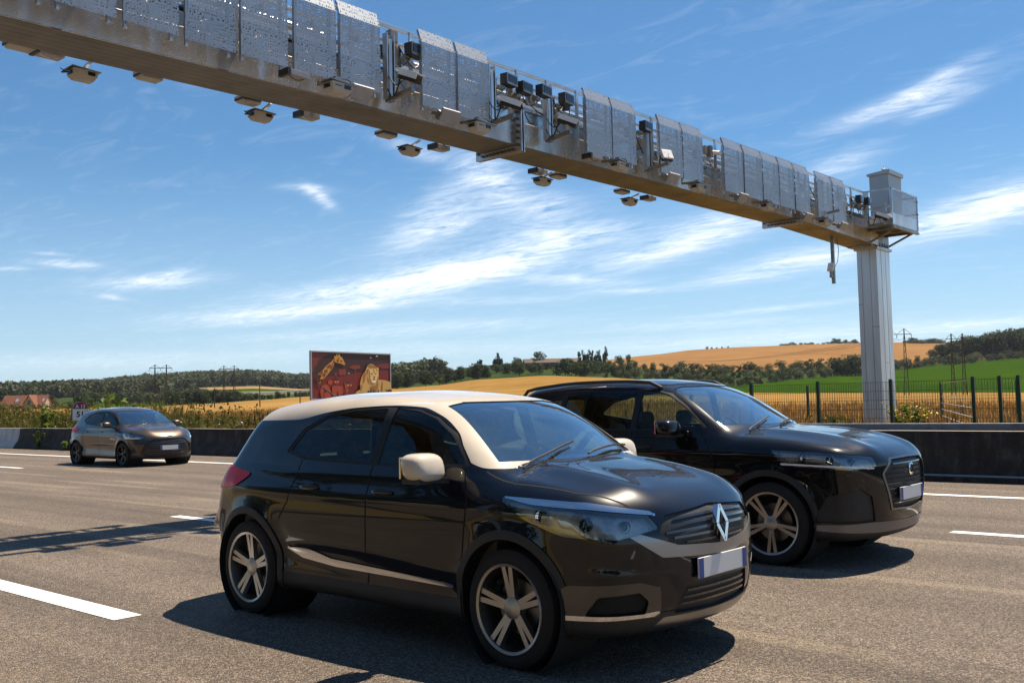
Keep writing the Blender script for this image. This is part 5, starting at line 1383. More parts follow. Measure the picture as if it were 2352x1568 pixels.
mb = MB(); mb.add(*superbox((0, 0, 0), (.30, 1.0, .03), 3)); sp = mb.build('roof_spoiler', P_BRONZE, ROOT, smooth=True); sp.location = (-1.50, 0, 1.405); sp.rotation_euler = (0, R(-9), 0)

# ------------------------------------------------------------------ foliage
def leaf_mat(name, stops, trans=0.25):
    mt, g, p = gmat(name)
    oi = g.new('ShaderNodeObjectInfo'); pos = g.new('ShaderNodeNewGeometry').outputs['Position']
    n = g.noise(pos, 0.35, 3, .6); n2 = g.noise(pos, 2.5, 3, .6)
    v = g.math('ADD', g.math('ADD', g.math('MULTIPLY', n, .5), g.math('MULTIPLY', n2, .35)), g.math('MULTIPLY', oi.outputs['Random'], .15))
    c = g.ramp(v, *stops); g.l.new(c, p.inputs['Base Color']); p.inputs['Roughness'].default_value = .7; p.inputs['Specular IOR Level'].default_value = .25
    tl = g.new('ShaderNodeBsdfTranslucent'); g.l.new(g.mix(1.0, c, (1.3, 1.4, .6, 1), 'MULTIPLY'), tl.inputs[0])
    mx = g.new('ShaderNodeMixShader'); mx.inputs[0].default_value = trans
    g.l.new(p.outputs[0], mx.inputs[1]); g.l.new(tl.outputs[0], mx.inputs[2]); g.l.new(mx.outputs[0], g.n['Material Output'].inputs[0]); return mt
L_DARK = leaf_mat('dark_leaves', ((.36, (.012, .020, .008)), (.5, (.026, .040, .014)), (.66, (.050, .068, .022))))
L_MID = leaf_mat('mid_leaves', ((.36, (.018, .030, .008)), (.5, (.040, .060, .016)), (.66, (.078, .105, .030))))
L_OLIVE = leaf_mat('olive_leaves', ((.36, (.030, .038, .016)), (.5, (.060, .070, .030)), (.66, (.105, .115, .052))))
BARK = mat('bark', (.05, .04, .03), .9, 0, .3, 3, .5, 8)
nr = np.random.default_rng(11)
def leaf_cloud(clumps, n, size, flat=.55):
    """leaf-sized quads scattered over the shells of overlapping clumps (centre xyz, radius xyz)"""
    C = np.array([c[:3] for c in clumps], float); Rr = np.array([c[3:6] for c in clumps], float)
    wgt = (Rr.prod(1)) ** .66; k = nr.choice(len(C), n, p=wgt / wgt.sum())
    d = nr.normal(size=(n, 3)); d /= np.linalg.norm(d, axis=1, keepdims=True)
    rad = nr.uniform(.72, 1.06, n)[:, None]; P = C[k] + d * Rr[k] * rad
    nrm = d * flat + nr.normal(size=(n, 3)) * (1 - flat) * .8 + np.array([0, 0, .25]); nrm /= np.linalg.norm(nrm, axis=1, keepdims=True)
    a = np.cross(nrm, nr.normal(size=(n, 3))); a /= np.linalg.norm(a, axis=1, keepdims=True); b = np.cross(nrm, a)
    s = size * nr.uniform(.55, 1.35, n)[:, None]
    V = np.stack([P - a * s, P - b * s * .6, P + a * s, P + b * s * .6], 1).reshape(-1, 3)
    return V, np.arange(4 * n).reshape(-1, 4)
def crown_clumps(h, w_, base, n, kind='round'):
    out_ = []
    for i in range(n):
        t = nr.uniform(0, 1); z = base + (h - base) * (.12 + .80 * t)
        env = {'round': math.sin(math.pi * min(1, .18 + .72 * t)) ** .7, 'tall': math.sin(math.pi * (.12 + .8 * t)) ** .6, 'bush': math.cos(t * 1.35) ** .5, 'spire': (1 - t) ** .35 * .9 + .1}[kind]
        a = nr.uniform(0, 6.28); q = w_ * .5 * env * math.sqrt(nr.uniform(.1, 1)) * .72
        r = w_ * .5 * nr.uniform(.30, .46) * (.75 if kind in ('tall', 'spire') else 1); rz = r * (1.9 if kind == 'tall' else (.85 if kind != 'spire' else 1.2))
        rz = min(rz, (h - z) * 1.0 + .05 * h)
        out_.append((q * math.cos(a), q * math.sin(a), z, r, r, rz))
    return out_
def make_tree(name, h, w_, base, kind, lm, nclump, nleaf, leaf, trunk=True, part='crown'):
    t = empty(name)
    V, F_ = leaf_cloud(crown_clumps(h, w_, base, nclump, kind), nleaf, leaf)
    link_mesh(part, np_mesh(part, V, F_, [lm]), t)
    if trunk:
        mb = MB(); r = h * .018 + .03
        mb.tube([(0, 0, -.3), (r * .3, 0, base * .6), (-r * .2, r * .3, base), (0, 0, h * .72)], r, 7)
        for i in range(4):
            a = i * 1.6; mb.cyl((0, 0, base * .8 + i * h * .07), (w_ * .28 * math.cos(a), w_ * .28 * math.sin(a), base + h * (.25 + .08 * i)), r * .55, r * .2, 5)
        mb.build('trunk', BARK, t)
    return t
PROTO = {}
def proto(key, *a, **k): PROTO[key] = (make_tree(*a, **k), a[1], a[2])
proto('oak', 'broadleaf_tree', 9.0, 9.5, 1.6, 'round', L_DARK, 26, 1500, .36)
proto('oak2', 'broadleaf_tree', 9.0, 8.0, 1.2, 'round', L_MID, 20, 1300, .36)
proto('oak3', 'broadleaf_tree', 9.0, 11.0, 1.2, 'round', L_DARK, 30, 1600, .40)
proto('ash', 'broadleaf_tree', 9.0, 6.5, 1.5, 'tall', L_DARK, 16, 1100, .32)
proto('poplar', 'poplar_tree', 10.0, 2.6, .9, 'tall', L_DARK, 16, 900, .28)
proto('poplar2', 'poplar_tree', 10.0, 3.2, 1.1, 'tall', L_DARK, 18, 900, .28)
proto('bush', 'hedge_bush', 5.0, 7.5, .0, 'bush', L_OLIVE, 14, 900, .30, trunk=False, part='foliage')
proto('bush2', 'hedge_bush', 5.0, 6.0, .0, 'bush', L_MID, 12, 800, .30, trunk=False, part='foliage')
proto('bush3', 'hedge_bush', 5.0, 8.5, .0, 'bush', L_DARK, 14, 900, .32, trunk=False, part='foliage')
used = {}
def plant(key, px, r, h, label, cat='tree', group=None, wide=1.0):
    o0, h0, w0 = PROTO[key]
    if key in used: o = copy_tree(o0)
    else: o = o0; used[key] = 1
    a = az_of(px); x, y = -math.sin(a) * r, math.cos(a) * r
    o.location = (x, y, ground_z(x, y) - .1); s = h / h0; o.scale = (s * wide, s * wide, s); o.rotation_euler = (0, 0, rng.uniform(0, 6.28))
    tag(o, label, cat, group); return o
def top_h(px, r, ytop):
    q = on_r(px, ytop, r); return max(1.0, q.z - ground_z(q.x, q.y) + .1)
T_ = lambda px, i: float(knots(az_of(px))[i][0])
# hedgerow between the green field and the brown hill
G_H = 'bushes of the hedgerow below the brown hill'
LBL_H = 'green bush in the hedgerow running below the brown wheat hill'
px = 1392.0
while px < 2420:
    lo, hi = T_(px, 2), T_(px, 3)
    rows = 3 if px < 1900 else 2
    for j in range(rows):
        r = lo + 6 + (hi - lo) * (j + rng.uniform(-.2, .2)) / max(1, rows - .6); hh = rng.uniform(3.6, 6.2) * (1.0 if px < 1990 else .85) * r / 560
        plant(rng.choice(['bush', 'bush2', 'bush3', 'bush']), px + rng.uniform(-5, 5), r, hh, LBL_H, 'bush', G_H, wide=rng.uniform(.9, 1.25))
    px += rng.uniform(15, 24)
for px, r, yt, wd in ((1925, 590, 822, 1.1), (1958, 590, 816, 1.2), (1990, 600, 818, 1.1)):
    plant('oak3', px, r, top_h(px, r, yt), 'large dark rounded tree in the hedgerow just left of the gantry pillar', 'tree', 'dark trees beside the pillar', wd)
# wood on the right
for i in range(44):
    px = 2150 + (i % 22) * 13.5 + rng.uniform(-4, 4); r = rng.uniform(770, 800) if i < 22 else rng.uniform(810, 900); yt = np.interp(px, [2150, 2175, 2215, 2262, 2300, 2360, 2450], [800, 786, 774, 770, 758, 756, 750]) + rng.uniform(-2, 9)
    plant(rng.choice(['oak', 'oak3', 'ash', 'oak']), px, r, top_h(px, r, yt), 'tall dark tree of the wood on the slope at the right edge', 'tree', 'trees of the wood at the right edge', 1.1)
# wood behind the stubble mound, in the middle
for i in range(120):
    px = rng.uniform(893, 1420); r = T_(px, 2) + 4 + (T_(px, 3) - T_(px, 2)) * rng.random() ** 1.2
    yt = np.interp(px, [893, 950, 1000, 1060, 1100, 1150, 1200, 1240, 1300, 1420], [856, 854, 847, 840, 834, 829, 826, 822, 823, 828]) + rng.uniform(-1, 16)
    hh = min(top_h(px, r, yt), rng.uniform(7.5, 10.5))
    if hh > 2.5: plant(rng.choice(['oak', 'oak2', 'oak3', 'ash', 'bush3']), px, r, hh, 'dark green tree in the wood behind the mown stubble mound', 'tree', 'trees of the wood behind the stubble mound', 1.0)
for px, r, yt, k in ((913, 425, 857, 'oak'), (938, 430, 855, 'oak'), (978, 420, 851, 'oak'), (1010, 425, 854, 'oak2'), (1060, 455, 842, 'oak'), (1240, 640, 808, 'oak'), (1222, 650, 818, 'oak2'), (1189, 640, 816, 'oak2'), (1425, 640, 812, 'oak2'), (1445, 660, 814, 'ash')):
    plant(k, px, r, top_h(px, r, yt), 'taller rounded tree standing out at the edge of the middle wood', 'tree', 'edge trees of the middle wood', 1.0)
for px, r, yt in ((1101, 560, 819), (1107, 560, 820), (1141, 560, 804), (1149, 560, 803), (1333, 620, 801), (1344, 620, 797), (1352, 625, 797), (1361, 620, 798), (1371, 620, 800), (1379, 625, 798), (1392, 620, 789)):
    near = 'left' if px < 1200 else 'right'
    plant('poplar' if rng.random() < .5 else 'poplar2', px, r, top_h(px, r, yt), 'slender dark poplar rising above the wood, %s of the tiled barn roof' % near, 'tree', 'poplars %s of the barn' % near, 1.0)
# trees along the brown skyline
for px, yt in ((1628, 796), (1638, 797), (1650, 797), (1662, 796), (1676, 795), (1688, 797)):
    plant('oak3', px, 1130, top_h(px, 1130, yt), 'small dark tree in the clump on the crest of the brown hill', 'tree', 'clump on the hill crest', 1.2)
for px in list(np.arange(1796, 1974, 8.0)) + list(np.arange(2084, 2168, 8.0)):
    yt = np.interp(px, [1796, 1974, 2084, 2168], [789, 783, 781, 777]) + rng.uniform(-1.5, 1.5)
    plant(rng.choice(['bush3', 'oak3', 'bush']), px + rng.uniform(-3, 3), rng.uniform(1190, 1230), top_h(px, 1210, yt), 'low dark bush in the hedge along the hill crest beside the gantry pillar', 'bush', 'crest hedge beside the pillar', rng.uniform(1.2, 1.9))
for px, yt in ((1921, 777), (1931, 778), (1947, 780), (1968, 779), (2098, 776), (2106, 777)):
    plant(rng.choice(['oak3', 'oak']), px, 1210, top_h(px, 1210, yt), 'dark rounded tree rising from the hedge on the hill crest', 'tree', 'trees in the crest hedge', 1.25)
# trees along the far side of the left wheat field
px = 398.0
while px < 722:
    for j in range(2):
        r = T_(px, 1) + 8 + 28 * j + rng.uniform(-4, 4); yt = np.interp(px, [398, 430, 455, 500, 545, 560, 600, 650, 700], [893, 888, 893, 898, 896, 905, 903, 901, 899]) + rng.uniform(-3, 6)
        plant(rng.choice(['oak', 'oak2', 'bush3', 'ash', 'bush2']), px + rng.uniform(-4, 4), r, top_h(px, r, yt), 'dark tree in the belt beyond the left wheat field, behind the pylons', 'tree', 'tree belt beyond the left wheat field', 1.15)
    px += rng.uniform(8, 13)
for px, r, yt, k in ((113, 330, 908, 'oak'), (126, 335, 912, 'oak2'), (178, 210, 911, 'oak'), (196, 212, 916, 'oak2'), (206, 300, 910, 'oak2'), (148, 300, 924, 'bush2'), (161, 310, 922, 'bush2')):
    plant(k, px, r, top_h(px, r, yt), 'green tree standing between the red-roofed house and the kilometre sign', 'tree', 'trees between house and kilometre sign', 1.0)
for i in range(34):
    px = rng.uniform(190, 400); r = T_(px, 2) + rng.uniform(8, 90); plant(rng.choice(['bush2', 'bush3', 'oak2']), px, r, rng.uniform(3.5, 7), 'distant bush in the hedges beyond the light green strip on the left', 'bush', 'hedges beyond the light green strip', 1.3)
# far wooded hills on the left: one mass
def far_wood(name, sel, n, h, lw, label):
    V = []; k = 0
    P = []
    while len(P) < n:
        px = rng.uniform(sel[0], sel[1]); a = az_of(px); k_ = knots(a); r0, r1 = sel[2](px, k_)
        if r1 <= r0: continue
        r = math.sqrt(rng.uniform(r0 * r0, r1 * r1)); P.append((-math.sin(a) * r, math.cos(a) * r))
    cl = []
    for (x, y) in P:
        hh = rng.uniform(.7, 1.25) * h; z = ground_z(x, y)
        for q in range(3): cl.append((x + rng.uniform(-.3, .3) * hh, y + rng.uniform(-.3, .3) * hh, z + hh * (.35 + .22 * q), hh * .38, hh * .38, hh * .33))
    v, f = leaf_cloud(cl, len(cl) * 22, lw)
    o = link_mesh(name, np_mesh(name, v, f, [L_DARK if 'dark' in label else L_OLIVE])); tag(o, label, 'wood', kind='stuff')
far_wood('far_wood', (-60, 1010, lambda px, k: (k[3][0] if px > 395 else k[3][0] * .86, k[4][0] + 60)), 3200, 10.5, 1.7, 'far wooded hills along the left skyline')
# dark roadside trees behind the photographer (mirrored in the car sides)
for i in range(11):
    o = copy_tree(PROTO[rng.choice(['oak', 'oak2', 'oak3'])][0]); o.location = (-34 + 6.5 * i + rng.uniform(-1, 1), -13 + rng.uniform(-2, 2), -.1); s = rng.uniform(1.0, 1.35); o.scale = (s, s, s)
    tag(o, 'dense tree at the roadside behind the viewer, seen only as reflections', 'tree', 'roadside trees behind the viewer')

# ------------------------------------------------------------------ roadside weeds and standing wheat
def stalks(P, h, wd, lean, leafy=0):
    """thin upright blades: two crossing triangles' worth of quads per stalk"""
    n = len(P); a = nr.uniform(0, 6.28, n); d = np.stack([np.cos(a), np.sin(a), np.zeros(n)], 1); ln = np.stack([nr.normal(0, lean, n), nr.normal(0, lean, n), np.ones(n)], 1)
    top = P + ln * h[:, None]; mid = P + ln * h[:, None] * .55 + nr.normal(0, .02, (n, 3))
    w = wd[:, None] * d
    V = np.stack([P - w * .6, P + w * .6, mid + w, mid - w, mid - w, mid + w, top + w * .15, top - w * .15], 1).reshape(-1, 3)
    return V, np.arange(8 * n).reshape(-1, 4)
def grass_mat(name, stops):
    mt, g, p = gmat(name); pos = g.new('ShaderNodeNewGeometry').outputs['Position']
    n = g.noise(pos, .55, 4, .65); n2 = g.noise(g.scale(pos, (8, 8, 1.2)), 1.0, 2, .6)
    c = g.ramp(g.math('ADD', g.math('MULTIPLY', n, .55), g.math('MULTIPLY', n2, .45)), *stops); g.l.new(c, p.inputs['Base Color']); p.inputs['Roughness'].default_value = .75; p.inputs['Specular IOR Level'].default_value = .2
    tl = g.new('ShaderNodeBsdfTranslucent'); g.l.new(c, tl.inputs[0]); mx = g.new('ShaderNodeMixShader'); mx.inputs[0].default_value = .4
    g.l.new(p.outputs[0], mx.inputs[1]); g.l.new(tl.outputs[0], mx.inputs[2]); g.l.new(mx.outputs[0], g.n['Material Output'].inputs[0]); return mt
GR_W = grass_mat('weed_mix', ((.36, (.035, .060, .008)), (.44, (.075, .10, .014)), (.50, (.15, .10, .035)), (.55, (.06, .085, .010)), (.60, (.20, .125, .04)), (.68, (.08, .09, .015))))
GR_S = grass_mat('straw', ((.36, (.15, .075, .020)), (.5, (.28, .155, .045)), (.64, (.42, .27, .10))))
GR_B = grass_mat('dry_seed_stalks', ((.38, (.05, .022, .010)), (.6, (.12, .055, .022))))
def scatter(n, x0, x1, y0, y1, pw=1.0):
    x = nr.uniform(x0, x1, n); y = y0 + (y1 - y0) * nr.uniform(0, 1, n) ** pw
    z = np.array([ground_z(a, b_) for a, b_ in zip(x, y)]); return np.stack([x, y, z - .02], 1)
def patchy(P, s=.35, seed=0.0): return .5 + .5 * np.sin(P[:, 0] * s + 1.7 * np.sin(P[:, 1] * s * 1.3 + seed) + seed) * np.cos(P[:, 1] * s * .8 + P[:, 0] * .21)
P = scatter(26000, -75, -2, 17.5, 25.5, 1.2); pt = patchy(P, .5)
tall = np.interp(P[:, 0], [-75, -44, -37, -31, -20, -2], [2.1, 2.0, 1.6, 1.05, .8, .5])
h = tall * (.35 + .65 * pt) * nr.uniform(.5, 1.1, len(P)); ks = on_y(184.5, 943.5, 17.95); near_sign = (np.abs(P[:, 0] - ks.x - .6) < 1.5) & (P[:, 1] < 18.7); h = np.where(near_sign, h * .45, h); V1, F1 = stalks(P, h, nr.uniform(.015, .045, len(P)), .2)
o = link_mesh('roadside_weeds', np_mesh('roadside_weeds', V1, F1, [GR_W])); tag(o, 'tangle of green and straw-coloured weeds growing behind the barrier', 'weeds', kind='stuff')
# small leaves, and white and yellow flower heads among the weeds
P = scatter(16000, -75, -3, 17.5, 24, 1.3); h = np.interp(P[:, 0], [-75, -44, -36, -30, -20, -2], [1.9, 1.8, 1.6, 1.05, .75, .45]) * nr.uniform(.2, 1.0, len(P)); h = np.where((np.abs(P[:, 0] - ks.x - .6) < 1.5) & (P[:, 1] < 18.7), h * .5, h)
C_ = P + np.stack([np.zeros(len(P)), np.zeros(len(P)), h], 1); v, f = leaf_cloud([(0, 0, 0, 1, 1, 1)], len(P), .07); v = (v.reshape(-1, 4, 3) - v.reshape(-1, 4, 3).mean(1, keepdims=True) + C_[:, None]).reshape(-1, 3)
o = link_mesh('weed_leaves', np_mesh('weed_leaves', v, f, [GR_W])); tag(o, 'small leaves among the weeds behind the barrier', 'weeds', kind='stuff')
for nm, colr, n, lab_ in (('yellow_flowers', (.55, .36, .02), 520, 'scattered yellow flower heads among the roadside weeds'), ('white_flowers', (.55, .52, .42), 420, 'scattered off-white flower heads among the roadside weeds')):
    P = scatter(n, -70, -3, 17.6, 22, 1.2); P = P[~((np.abs(P[:, 0] - ks.x - .6) < 1.8) & (P[:, 1] < 18.7))]; n = len(P); P[:, 2] += np.interp(P[:, 0], [-75, -36, -20, -2], [1.2, 1.05, .8, .5]) * nr.uniform(.45, 1.05, n)
    v, f = leaf_cloud([(0, 0, 0, 1, 1, 1)], n, .04); v = (v.reshape(-1, 4, 3) - v.reshape(-1, 4, 3).mean(1, keepdims=True) + P[:, None]).reshape(-1, 3)
    o = link_mesh(nm, np_mesh(nm, v, f, [mat(nm, colr, .7)])); tag(o, lab_, 'flowers', kind='stuff')
P = scatter(34000, -95, 4, 25, 75, 1.6); h = nr.uniform(.45, .85, len(P)); V1, F1 = stalks(P, h, nr.uniform(.015, .04, len(P)), .25)
o = link_mesh('standing_wheat', np_mesh('standing_wheat', V1, F1, [GR_S])); tag(o, 'ripe golden wheat standing in the near field', 'wheat', kind='stuff')
P = scatter(700, -40, -14, 18, 27); P = P[patchy(P, .8, 2.0) > .55]; h = nr.uniform(.7, 1.35, len(P)); V1, F1 = stalks(P, h, nr.uniform(.03, .06, len(P)), .12)
o = link_mesh('dry_seed_stalks', np_mesh('dry_seed_stalks', V1, F1, [GR_B])); tag(o, 'dark brown dry seed stalks in front of the wheat', 'weeds', kind='stuff')
P = scatter(3600, -17, 3, 18.3, 31, 1.0); pt = patchy(P, .9, 1.0); h = .25 + .55 * pt * nr.uniform(.4, 1.1, len(P)); V1, F1 = stalks(P, h, nr.uniform(.012, .03, len(P)), .2)
o = link_mesh('verge_grass', np_mesh('verge_grass', V1, F1, [GR_W])); tag(o, 'low rough grass around the foot of the mesh fence', 'grass', kind='stuff')

PL_L = leaf_mat('bright_plant_leaves', ((.36, (.05, .085, .012)), (.5, (.11, .15, .025)), (.66, (.24, .27, .08))), .4)
def leafy_plant(name, x, y, z0, h, w_, nst, leaf, label, flowers=None, drop=False):
    t = empty(name, (x, y, z0)); tag(t, label, 'plant'); mb = MB(); cl = []
    for i in range(nst):
        a = rng.uniform(0, 6.28); q = w_ * .5 * rng.uniform(.2, 1); hh = h * rng.uniform(.65, 1.0); pts = [(0.02 * math.cos(a), .02 * math.sin(a), 0), (q * .5 * math.cos(a), q * .5 * math.sin(a), hh * .6), (q * math.cos(a), q * math.sin(a), hh)]
        mb.tube(pts, .008, 5)
        for j in range(int(hh / (leaf * .9)) + 3):
            s = rng.uniform(.15, 1.02); b_ = rng.uniform(0, 6.28); k = leaf * .9; cl.append((q * s * math.cos(a) + k * math.cos(b_), q * s * math.sin(a) + k * math.sin(b_), hh * s, leaf * .3, leaf * .3, leaf * .3))
    mb.build('stem', MATS['weed_mix'], t)
    v, f = leaf_cloud(cl, len(cl) * 2, leaf, .2); link_mesh('foliage', np_mesh('foliage', v, f, [PL_L]), t)
    if flowers:
        cl = [(rng.uniform(-w_ / 2, w_ / 2), rng.uniform(-w_ / 2, w_ / 2), h * rng.uniform(.8, 1.05), .05, .05, .02) for _ in range(int(26))]
        v, f = leaf_cloud(cl + [(0, 0, h * .8, w_ * .4, w_ * .4, h * .18)], 300, .035, .3); tag(link_mesh('flower_heads', np_mesh('flower_heads', v, f, [mat('ragwort_yellow', (.62, .46, .02), .6)]), t), kind='stuff')
q = on_y(103, 975, 17.55); leafy_plant('leafy_weed', q.x, q.y, .1, 1.75, .75, 8, .10, 'tall pale-leaved weed rising behind the barrier left of the kilometre sign')
q = on_y(268, 940, 21.0); leafy_plant('leafy_sapling', q.x, q.y, 0, 2.55, 1.9, 8, .20, 'broad-leaved sapling rising above the roof of the bronze hatchback')
q = on_y(90, 1010, 16.66); leafy_plant('climbing_weed', q.x, q.y, 0, .78, .5, 7, .045, 'small weed growing up the face of the dark barrier at the left')
q = on_y(150, 1020, 16.62); leafy_plant('climbing_weed', q.x, q.y, 0, .42, .35, 6, .05, 'yellowish weed at the foot of the barrier behind the bronze hatchback')
q = on_y(2092, 960, 25.6); leafy_plant('flowering_weed', q.x, q.y, 0, 1.15, 1.5, 16, .07, 'yellow-flowered ragwort clump at the foot of the gantry pillar', flowers=True)
q = on_y(1912, 968, 25.0); leafy_plant('flowering_weed', q.x, q.y, 0, .85, .9, 9, .06, 'smaller yellow-flowered weed behind the fence left of the gantry pillar', flowers=True)

# ------------------------------------------------------------------ green mesh fence around the pillar
FGREEN = mat('fence_green', (.012, .045, .022), .45)
WIRE = mat('green_wire', (.035, .055, .04), .35, .5)
FE = empty('mesh_fence', (-11, 27, 0)); tag(FE, 'dark green wire mesh fence with square posts around the gantry pillar', 'fence')
def fence_run(pts, ztop, zg=0.0):
    for (x, y) in pts:
        mb = MB(); mb.span((x + 11 - .032, y - 27 - .032, zg - .1), (x + 11 + .032, y - 27 + .032, ztop)); mb.build('post', FGREEN, FE)
    for (a, b_) in zip(pts[:-1], pts[1:]):
        a_, c_ = Vector((a[0] + 11, a[1] - 27, 0)), Vector((b_[0] + 11, b_[1] - 27, 0)); L_ = (c_ - a_).length; d = (c_ - a_) / L_
        mb = MB(); n = int(L_ / .055)
        for i in range(1, n): q = a_ + d * (L_ * i / n); mb.bar(q + Vector((0, 0, zg + .03)), q + Vector((0, 0, ztop - .06)), .006, .006)
        for z in np.arange(.08, ztop - .05, .2):
            for e in (-.008, .008): nn = Vector((-d.y, d.x, 0)) * e; mb.bar(a_ + nn + Vector((0, 0, zg + z)), c_ + nn + Vector((0, 0, zg + z)), .007, .007)
        mb.build('mesh_panel', WIRE, FE)
fence_run([(-16.8, 22), (-15.1, 22), (-13.43, 22), (-11.73, 22), (-10.03, 22), (-8.34, 22), (-6.62, 22), (-6.1, 22), (-5.77, 22.1)], 1.74)
fence_run([(-14.97, 32), (-12.7, 32), (-10.58, 32), (-8.4, 32)], 1.72)

mb = MB(); a_, c_ = Vector((-6.62 + 11, -5, 0)), Vector((-10.58 + 11, 5, 0))
for z in np.arange(.28, 1.7, .2):
    for e in (-.012, .012): mb.bar(a_ + Vector((e, 0, z)), c_ + Vector((e, 0, z)), .012, .012)
mb.build('mesh_panel', mat('glint_wire', (.62, .60, .55), .3, .8), FE)  # sun glint on this run of wires painted in as pale metal
# ------------------------------------------------------------------ pylons, wires, poles
WOOD = mat('pylon_timber', (.055, .04, .03), .8, 0, .3, 4)
GLASSI = mat('insulator', (.03, .035, .035), .3)
def h_pylon(px, r, ytop, ybase, sep, label, rz_off=0.0):
    q = on_r(px, ytop, r); zg = on_r(px, ybase, r).z; H = q.z - zg
    a = az_of(px) + rz_off; t = empty('power_pylon', (q.x, q.y, zg), a); tag(t, label, 'pylon', None)
    hs = sep / 2; TH = .24 if r > 300 else .15
    for s_ in (-1, 1):
        mb = MB(); x = s_ * hs
        mb.bar((x, 0, H), (x, 0, H * .86), TH * 1.5, TH * 1.5); mb.bar((x - .1, 0, H * .9), (x - .1 - .018 * H * 1.6, 0, -.3), TH, TH); mb.bar((x + .1, 0, H * .9), (x + .1 + .018 * H * 1.6, 0, -.3), TH, TH)
        for k in range(9):
            z0, z1 = H * (.05 + .085 * k), H * (.05 + .085 * (k + 1)); w0 = .1 + .029 * (H * .9 - z0); w1 = .1 + .029 * (H * .9 - z1); sg = 1 if k % 2 else -1
            mb.bar((x - sg * w0, 0, z0), (x + sg * w1, 0, z1), TH * .45, TH * .45)
        mb.build('mast', WOOD, t)
    mb = MB(); zc = H * .925; e = sep * .98
    mb.bar((-e, 0, zc), (e, 0, zc), TH, TH)
    for s_ in (-1, 1):
        for d in (-1, 1): mb.bar((s_ * hs, 0, H), (s_ * hs + d * sep * .48, 0, zc), TH * .5, TH * .5)
    mb.build('cross_arm', WOOD, t)
    mb = MB(); mb.bar((-hs - .3, 0, H * .34), (hs + .3, 0, H * .34), .10, .10); mb.build('tie_beam', WOOD, t)
    for x in (-e, 0, e):
        mb = MB(); mb.cyl((x, 0, zc - .05), (x, 0, zc - H * .052), .07, n=6); mb.build('insulator', GLASSI, t)
    return [t.matrix_basis @ Vector((x, 0, zc - H * .055)) for x in (-e, 0, e)]
p1 = h_pylon(369, 390, 837.5, 941, 4.0, 'timber double-mast power pylon nearest the hatchback, left of its twin on the left')
p2 = h_pylon(526, 420, 839.5, 941, 4.0, 'timber double-mast power pylon between the hatchback and the billboard')
p3 = h_pylon(2059, 257, 755, 925, 3.4, 'timber power pylon partly hidden by the gantry pillar', R(12))
p4 = h_pylon(2197, 262, 766, 926, 3.0, 'timber power pylon standing before the wood at the right', R(35))
def wires(name, A, B, sag, label):
    t = empty(name); tag(t, label, 'power line')
    for a, b_ in zip(A, B):
        mb = MB(); mb.tube(loop_pts(a, b_, sag, 13), .05, 4); mb.build('wire', CABLE, t)
def far3(px, y, r, sp): return [on_r(px + d, y + abs(d) * .05, r) for d in (-sp, 0, sp)]
wires('power_line', p1, far3(252, 880, 900, 22), 2.0, 'three thin wires running left from the first timber pylon to the far woods')
wires('power_line', p1, far3(452, 868, 900, 16), 2.0, 'three thin wires running right from the first timber pylon to the far woods')
wires('power_line', p2, far3(640, 866, 950, 16), 2.0, 'three thin wires running right from the second timber pylon towards the billboard')
wires('power_line', p3, [Vector(q) for q in far3(1500, 818, 900, 10)], 5.0, 'thin wires crossing the brown hill left of the gantry pillar')
def pole(px, r, yt, yb, kind, label):
    q = on_r(px, yt, r); zg = on_r(px, yb, r).z; H = q.z - zg; t = empty('utility_pole', (q.x, q.y, zg), az_of(px)); tag(t, label, 'pole')
    mb = MB(); mb.cyl((0, 0, -.2), (0, 0, H * (.9 if kind == 'V' else 1)), .14, .10, 7); mb.build('pole_shaft', WOOD, t)
    mb = MB()
    if kind == 'V':
        for s_ in (-1, 1): mb.bar((0, 0, H * .9), (s_ * .75, 0, H * 1.02), .05, .05); mb.bar((s_ * .75, 0, H * 1.02), (s_ * 1.05, 0, H), .05, .05)
        mb.bar((-1.05, 0, H), (1.05, 0, H), .05, .05); mb.build('cross_arm', WOOD, t)
        for x in (-1, 0, 1):
            mb = MB(); mb.cyl((x, 0, H), (x, 0, H + .22), .05, n=6); mb.build('insulator', GLASSI, t)
    elif kind == 'T':
        mb.bar((-.6, 0, H * .97), (.6, 0, H * .97), .07, .07); mb.build('cross_arm', WOOD, t)
    else:
        mb.bar((0, 0, H * .98), (.28, 0, H * 1.06), .05, .05); mb.build('cross_arm', WOOD, t)
pole(329, 330, 890, 938, '', 'plain timber pole left of the first pylon, above the bronze hatchback')
pole(365.5, 320, 906, 943, '', 'short timber pole between the legs of the first pylon')
pole(492.5, 240, 886, 944, 'V', 'timber pole with fan-shaped top just left of the second pylon')
pole(596.5, 215, 872, 948, 'V', 'tall timber pole with fan-shaped top midway between second pylon and billboard')
pole(689, 230, 896, 930, 'T', 'timber pole just left of the billboard')
pole(1458.5, 300, 829, 877, '', 'timber pole with slanted arm standing above the black car roof')

